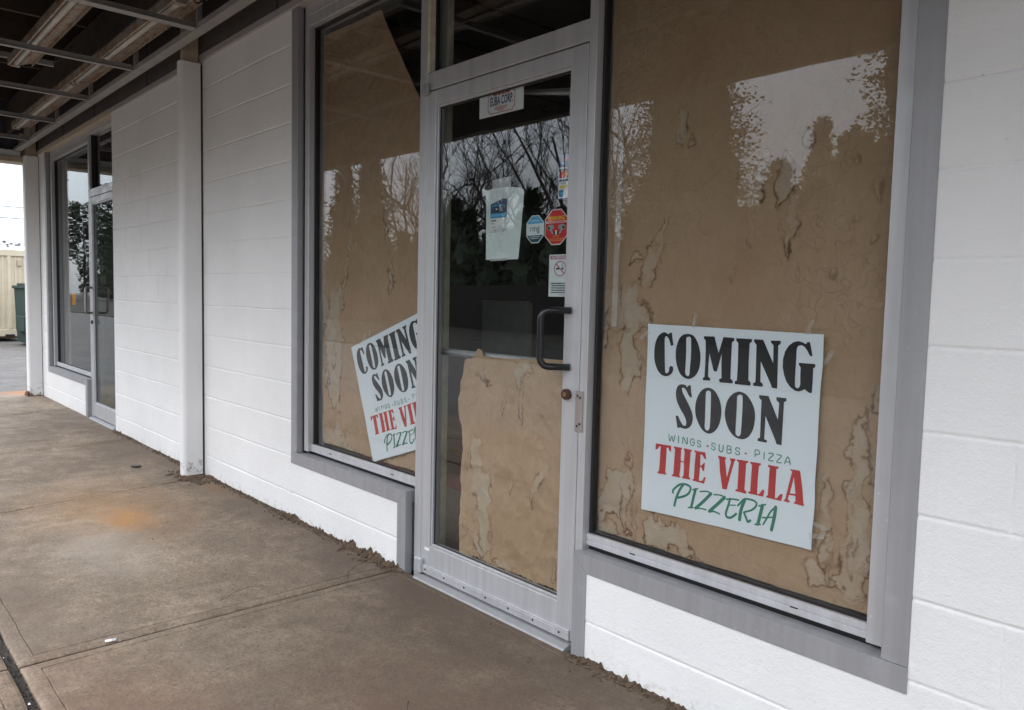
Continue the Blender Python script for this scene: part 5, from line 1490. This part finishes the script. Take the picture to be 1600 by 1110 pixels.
# ------------------------------------------------------------------ lot beyond the far corner
def beyond():
    # shipping container seen past the far column
    t = empty('shipping_container', (-25.6, 1.5, -.1), 'cream shipping container standing behind the dumpster', 'container')
    X = -22.8
    b = MB()
    b.box(X - 6, X, -.4, 2.06, .10, 2.16, 0, .01)
    for i in range(26):
        y = -.33 + i * .092
        b.box(X, X + .018, y, y + .042, .22, 2.02, 0, .004)
    b.build('body', M['cont'], t)
    b = MB(); b.box(X - .08, X + .045, -.42, 2.08, 2.03, 2.19, 0, .008); b.box(X - .08, X + .045, -.42, 2.08, .03, .20, 0, .008)
    b.box(X - .08, X + .045, 1.63, 1.70, .2, 2.03, 0, .008)
    b.build('rail', M['cont'], t)
    b = MB(); b.box(X - 5.9, X - .1, -.3, 1.95, -.02, .10, 0, 0); b.box(X + .046, X + .06, 1.55, 1.75, .03, .08, 1, 0); b.build('underframe', [M['contrust'], M['wire']], t)
    b = MB(); b.box(X + .02, X + .06, 1.84, 1.93, 1.79, 1.95, 0, .005); b.build('vent', M['tanboard'], t)
    # dumpster
    t = empty('dumpster', (-20.2, 2.3, -.1), 'green dumpster with white and bright green graffiti', 'dumpster')
    X = -20.4; y0, y1 = 1.60, 3.5; zb, zt = -.04, 1.23
    b = MB()
    b.prism_x([(y0 + .05, zb), (y1 - .05, zb), (y1, zt), (y0, zt)], X - 1.4, X, 0)
    for y in (y0 + .5, y0 + 1.0): b.box(X, X + .03, y, y + .06, zb + .02, zt - .06, 0, .004)
    b.box(X - 1.44, X + .04, y0 - .04, y1 + .04, zt, zt + .07, 0, .01); b.box(X, X + .05, y0 + .02, y1, zb + .01, zb + .24, 0, .01)
    body = b.build('body', M['dump'], t)
    b = MB(); b.box(X - .9, X + .07, y0 - .06, y0 + .12, .25, .60, 0, .01); b.build('fork_pocket', M['dump'], t)
    b = MB()
    for i in range(3): b.box(X - 1.4, X + .02 + .02 * i, y0 + .05 + i * .62, y0 + .62 + i * .62, zt + .072 + .004 * i, zt + .13 + .02 * (i % 2), 0, .02)
    b.build('lid', M['dumplid'], t)
    b = MB()
    def scrawl(pts, r, mi):
        P_ = smooth_line(pts, 5); b.tube([(X + .034, y0 + .03 + (y - 1.50) * .55, z + .10) for y, z in P_], r, 6, mi)
    scrawl([(1.50, .78), (1.60, .70), (1.66, .58), (1.72, .42)], .014, 1); scrawl([(1.58, .82), (1.68, .72), (1.76, .58), (1.83, .50)], .014, 1); scrawl([(1.66, .98), (1.72, .80), (1.82, .64), (1.9, .62)], .014, 1)
    scrawl([(1.52, .76), (1.72, .90), (1.95, .78)], .012, 1); scrawl([(1.95, .30), (2.02, .26), (2.1, .32)], .012, 1)
    scrawl([(1.62, 1.08), (1.72, 1.02), (1.80, 1.10), (1.9, 1.02), (1.96, 1.10), (2.06, 1.04)], .012, 0); scrawl([(1.60, 1.02), (1.75, 1.12), (1.9, 1.06)], .010, 0)
    b.build('graffiti', [M['graff_w'], M['graff_g']], t)
    # white roofed shed farther back with torn black sheeting on its roof
    t = empty('shed', (-30, 3, -.1), 'low white roofed shed behind the cream container', 'shed')
    b = MB(); b.box(-36, -27, -1.5, 9, -.1, 2.2, 0, 0); b.build('wall', M['cont'], t)
    b = MB(); b.prism_y([(-36.3, 2.15), (-26.8, 2.15), (-26.8, 2.30), (-31.5, 2.68), (-36.3, 2.30)], -1.8, 9.3, 0); b.build('roof', M['shed'], t)
    rng = random.Random(8); b = MB()
    for i in range(26): pebble(b, -29.5 + rng.gauss(0, .5), 2.05 + rng.uniform(0, .95), 2.62 + rng.gauss(0, .05), rng.uniform(.03, .09), rng, 0, .5)
    tag(b.build('tarpaulin', M['dumplid']), 'heap of torn black sheeting on the white shed roof', 'tarpaulin')
    for z, lab in ((4.75, 'upper power line crossing the white sky'), (4.26, 'lower power line crossing the white sky')):
        b = MB(); b.tube([(-40, -60 + i * 10, z + .0012 * ((i - 7) * 10) ** 2 * .2) for i in range(15)], .016, 6)
        tag(b.build('power_line', M['wire']), lab, 'wire', 'power lines')

# ------------------------------------------------------------------ trees and things across the lot (they stand in the reflections)
def cards(V, F, p, d, size, rng, flat=.5):
    """one leaf-sized face"""
    a = d.normalized() if d.length > 1e-6 else Vector((1, 0, 0))
    r = Vector((rng.gauss(0, 1), rng.gauss(0, 1), rng.gauss(0, flat))); r = (r - a * r.dot(a))
    if r.length < 1e-4: r = a.orthogonal()
    r.normalize()
    l = size * rng.uniform(.7, 1.4); w = size * rng.uniform(.22, .45); b = len(V)
    V += [tuple(p - r * w * .4), tuple(p + a * l * .5 - r * w), tuple(p + a * l), tuple(p + a * l * .5 + r * w)]
    F.append((b, b + 1, b + 2, b + 3))

def mesh_from(name, V, F, m, parent):
    me = bpy.data.meshes.new(name); me.from_pydata(V, [], F); me.update()
    return link_mesh(name, me, m, parent)

def conifer(kind, h, r, seed, label, loc, group, col, density=1.0, ragged=.3, leaf=.34):
    rng = random.Random(seed)
    t = empty('conifer_tree', (0, 0, 0), label, 'tree', group)
    b = MB(); b.tube([(0, 0, -.15), (0, 0, h * .5), (0, 0, h * .97)], .1, 8, radii=[h * .022, h * .013, .02])
    me = b.mesh('trunk'); o = link_mesh('trunk', me, M['bark'], None); o.parent = t
    V, F = [], []
    # dense inner foliage that lets no light through
    if kind != 'pine':
        rings = 14; n = 12; base = len(V)
        for a in range(rings):
            u = .04 + .90 * a / (rings - 1); z = h * u
            pr = r * (min(1, (1 - u) * 2.4) * .8 if kind == 'column' else (1 - u) ** .85 * .62)
            for k in range(n):
                q = pr * rng.uniform(.62, 1.0); an = 2 * math.pi * (k + rng.uniform(-.3, .3)) / n
                V.append((q * math.cos(an), q * math.sin(an), z + rng.uniform(-.25, .25)))
        for a in range(rings - 1):
            for k in range(n):
                F.append((base + a * n + k, base + a * n + (k + 1) % n, base + (a + 1) * n + (k + 1) % n, base + (a + 1) * n + k))
    nb = int(h * 26 * density)
    for i in range(nb):
        u = rng.random() ** .8
        z = h * (.06 + .93 * u)
        if kind == 'column': prof = r * min(1, (1 - u) * 2.4) * (.75 + .25 * math.sin(u * 9 + seed))
        elif kind == 'pine': prof = r * (1 - abs(u - .62) / .62) ** .6 * (.55 + .7 * rng.random()) if u > .30 else r * .25
        else: prof = r * (1 - u) ** .85 * (.65 + .35 * rng.random()) + .15
        L = prof * (1 - ragged * rng.random())
        a = rng.uniform(0, 2 * math.pi)
        up_ = .9 if kind == 'column' else (.35 if kind == 'pine' else rng.uniform(-.15, .35))
        dirv = Vector((math.cos(a), math.sin(a), up_)).normalized()
        n = 7 + int(L * 7)
        for k in range(n):
            s = (k + rng.random()) / n
            if kind == 'pine' and s < .45: continue
            p = Vector((0, 0, z)) + dirv * (L * s) + Vector((rng.gauss(0, .10), rng.gauss(0, .10), rng.gauss(0, .09) - (.12 * s * s * L if kind == 'spruce' else 0)))
            dd = dirv + Vector((rng.gauss(0, .5), rng.gauss(0, .5), rng.gauss(0, .45)))
            cards(V, F, p, dd, leaf, rng)
    me = bpy.data.meshes.new('crown'); me.from_pydata(V, [], F); me.update()
    c = link_mesh('crown', me, M[col], None); c.parent = t
    t.location = loc
    return t

def copy_tree(root, loc, sc, rz, label):
    r = root.copy(); COL.objects.link(r); r.location = loc; r.scale = sc; r.rotation_euler = (0, 0, rz); r['label'] = label
    for ch in list(root.children):
        c = ch.copy(); COL.objects.link(c); c.parent = r
    return r

def bare_tree(h, seed, label, loc, group):
    rng = random.Random(seed)
    t = empty('bare_tree', (0, 0, 0), label, 'tree', group)
    tr, cr = MB(), MB()
    def limb(mb, p, d, L, r0, r1, n, lvl):
        pts = [p]; dd = d.copy()
        for i in range(n):
            dd = (dd + Vector((rng.gauss(0, .13), rng.gauss(0, .13), rng.gauss(0, .07) + .05))).normalized()
            pts.append(pts[-1] + dd * (L / n))
        mb.tube(pts, r0, 5 if lvl < 2 else 3, cap=False, radii=[r0 + (r1 - r0) * i / n for i in range(n + 1)])
        return pts, dd
    def grow(p, d, L, r, lvl):
        pts, dd = limb(cr, p, d, L, r, r * .45, 4 if lvl < 3 else 3, lvl)
        if lvl >= 4: return
        nk = (5, 5, 4, 2)[lvl - 1] if lvl >= 1 else 8
        for k in range(nk):
            s = rng.uniform(.25, 1.0); q = pts[min(len(pts) - 1, int(s * (len(pts) - 1) + .5))]
            side = Vector((rng.gauss(0, 1), rng.gauss(0, 1), rng.gauss(0, .5))); side = (side - dd * side.dot(dd)).normalized()
            nd = (dd * rng.uniform(.7, 1.1) + side * rng.uniform(.45, .9) + Vector((0, 0, .15))).normalized()
            grow(q, nd, L * rng.uniform(.42, .66), max(.009, r * rng.uniform(.38, .55)), lvl + 1)
    pts, dd = limb(tr, Vector((0, 0, -.1)), Vector((rng.gauss(0, .05), rng.gauss(0, .05), 1)).normalized(), h * .36, h * .017, h * .012, 5, 0)
    for k in range(7):
        a = k * 2.4 + rng.uniform(-.4, .4); q = pts[min(5, 3 + k // 3)]
        nd = Vector((math.cos(a) * .75, math.sin(a) * .75, rng.uniform(.7, 1.5))).normalized()
        grow(q, nd, h * rng.uniform(.34, .50), h * .0075, 1)
    me = tr.mesh('trunk'); o = link_mesh('trunk', me, M['bark'], None); o.parent = t
    me = cr.mesh('crown'); o = link_mesh('crown', me, M['twig'], None); o.parent = t
    t.location = loc
    return t

def far_side():
    gc, gb = 'evergreens along the edge of the lot', 'bare trees along the edge of the lot'
    conifer('spruce', 16.0, 5.0, 1, 'broad dark evergreen mirrored at the middle of the right window', (-17.2, -22, -.1), gc, 'needle', 5.5, .34, .14)
    conifer('spruce', 17.0, 4.6, 2, 'tall evergreen mirrored at the right edge of the right window', (-8.6, -22, -.1), gc, 'needle2', 5.0, .45, .15)
    conifer('column', 7.2, 1.1, 3, 'pointed evergreen mirrored left of the tall one in the right window', (-11.9, -21.5, -.1), gc, 'needle2', 4.5, .3, .15)
    c0 = conifer('column', 5.9, 1.0, 4, 'dense column evergreen mirrored low in the door glass', (-29.2, -20.5, -.1), gc, 'needle', 2.4, .3, .22)
    c1 = conifer('column', 5.3, 1.15, 5, 'dense round topped evergreen mirrored behind the taped sheet', (-27.9, -20.3, -.1), gc, 'needle', 2.4, .3, .22)
    rng = random.Random(2)
    i = 0; x = -47.0
    words = ['narrow', 'broad', 'leaning', 'stout', 'slender', 'rounded', 'pointed', 'shaggy', 'short']
    spots = [(-50.5, 1.0), (-48.7, 1.1), (-46.9, .9), (-45.2, 1.15), (-36.8, .95), (-35.2, 1.0), (-33.7, .9), (-32.2, 1.0), (-30.6, .92), (-26.4, .96), (-24.9, .88), (-23.4, .97), (-21.9, .9), (-20.6, 1.0), (-15.4, .80), (-12.9, .98), (-10.4, 1.2), (-7.0, 1.1), (-5.4, 1.0), (-3.8, 1.1), (-2.2, 1.0), (-.5, 1.05), (1.2, .95), (3.0, 1.0)]
    for k, (x, s) in enumerate(spots):
        src = c0 if k % 2 else c1
        copy_tree(src, (x, -20.5 + rng.uniform(-.5, .5), -.1), (s * 1.15, s * 1.15, s * rng.uniform(.93, 1.04)), rng.uniform(0, 6), 'evergreen hedge tree across the parking lot, mirrored low in the shop glass')
    for k in range(19):
        s = rng.uniform(.86, .98)
        copy_tree(c1 if k % 2 else c0, (-33.2 + k * 1.22, -21.9 + rng.uniform(-.3, .3), -.1), (s * 1.25, s * 1.2, s * .98), rng.uniform(0, 6), 'evergreen hedge tree across the parking lot, mirrored low in the shop glass')
    c0['label'] = c1['label'] = 'evergreen hedge tree across the parking lot, mirrored low in the shop glass'
    conifer('spruce', 10.6, 2.6, 7, 'evergreen mirrored at the middle of the left window', (-39.2, -22, -.1), gc, 'needle2', 2.6, .4, .22)
    conifer('spruce', 10.0, 2.4, 8, 'evergreen mirrored at the left side of the left window', (-43.2, -22.5, -.1), gc, 'needle', 2.6, .4, .22)
    conifer('pine', 12.0, 3.4, 9, 'pine mirrored in the far shop window', (-112, -24, -.1), gc, 'needle', 1.6)
    conifer('pine', 12.6, 3.6, 10, 'pine mirrored in the far shop door', (-96, -24, -.1), gc, 'needle', 1.6)
    conifer('spruce', 9.0, 3.8, 12, 'bushy evergreen between the two mirrored pines', (-104, -25, -.1), gc, 'needle2', 1.4)
    for k, (x, y, h, lab) in enumerate(((-24.2, -22.6, 12.5, 'large bare tree mirrored at the right of the door glass'), (-28.4, -23.6, 11.0, 'bare tree mirrored over the middle of the door glass'), (-32.0, -22.8, 11.5, 'bare tree mirrored at the hinge side of the door glass'), (-20.6, -23.5, 11.5, 'thin bare tree mirrored at the left edge of the right window'), (-36.4, -22.5, 12.0, 'bare tree mirrored at the right edge of the left window'))):
        bare_tree(h, 40 + k, lab, (x, y, -.1), gb)
    b = MB()
    for i in range(420):
        x = -70 + i * .19
        b.box(x, x + .175, -18.62, -18.60, -.1, 1.78 + .02 * ((i * 7) % 5) / 5, 0, 0)
    b.box(-70, 9.8, -18.66, -18.625, .3, .39, 0, 0); b.box(-70, 9.8, -18.66, -18.625, 1.4, 1.49, 0, 0)
    tag(b.build('board_fence', M['fencew']), 'weathered board fence along the far edge of the lot', 'fence')
    t = empty('street_lamp', (-75, -14, -.1), 'white lamp pole mirrored in the far shop window', 'street lamp')
    b = MB(); b.tube([(0, 0, 0), (0, 0, 10.5)], .12, 10, radii=[.14, .09]); me = b.mesh('pole'); o = link_mesh('pole', me, M['pole']); o.parent = t
    b = MB(); b.box(-.5, .5, -.18, .18, 10.45, 10.6, 0, .03); me = b.mesh('lamp_head'); o = link_mesh('lamp_head', me, M['channel']); o.parent = t
    b = MB(); b.tube([(0, 0, 0), (0, 0, .9)], .3, 14); me = b.mesh('base'); o = link_mesh('base', me, M['kerb']); o.parent = t
    me = None
    for k, (x, lab) in enumerate(((-77.5, 'orange bollard left of the lamp pole in the far window'), (-72.8, 'orange bollard right of the lamp pole in the far window'))):
        if me is None:
            b = MB(); b.tube([(0, 0, 0), (0, 0, .95), (0, 0, 1.02)], .13, 12, radii=[.13, .13, .08]); me = b.mesh('bollard')
            o = link_mesh('bollard', me, M['bollard']); first = o
        else:
            o = first.copy(); COL.objects.link(o)
        o.location = (x, -14, -.1); tag(o, lab, 'bollard', 'orange bollards beside the lamp pole')

def scraps():
    mb = MB(); mb.prism_y([(0, 0)] * 0 or [(-.02, 0), (.018, .0), (.014, .006), (0, .010), (-.016, .005)], -.004, .004, 0)
    o = mb.build('paper_scrap', M['white']); o.location = (-2.914, -1.199, .002); o.rotation_euler = (R(70), 0, R(80))
    tag(o, 'tiny white scrap lying in the joint of the pavement', 'scrap')
    mb = MB(); mb.prism_y([(-.03, 0), (.03, .0), (.026, .012), (-.028, .008)], -.02, .02, 0)
    o = mb.build('bark_chip', M['wire']); o.location = (-5.75, -.30, .001); o.rotation_euler = (0, 0, R(20))
    tag(o, 'flat black chip on the pavement near the column', 'chip')

ground(); pavement(); rubble()
building()
fixtures(); papers()
poster(POSTER_CORNERS, .0835, 'straight white COMING SOON poster in the window right of the door', ((-.02, .06, 40), (.30, -.03, 80), (.93, -.03, 70), (1.03, .10, 60), (1.02, .93, 10), (1.035, .88, -10)))
_l = [np.array(c) for c in LEFT_POSTER_CORNERS]
LEFT_POSTER_CORNERS = [_l[0], _l[0] + (_l[1] - _l[0]) * 1.10, _l[3] + (_l[2] - _l[3]) * 1.10, _l[3]]
poster(LEFT_POSTER_CORNERS, .0835, 'tilted white COMING SOON poster half hidden behind the door frame', ((.30, -.03, 100), (.22, -.03, 80)), -2.795)
stickers(); room_things(); beyond(); far_side(); scraps()
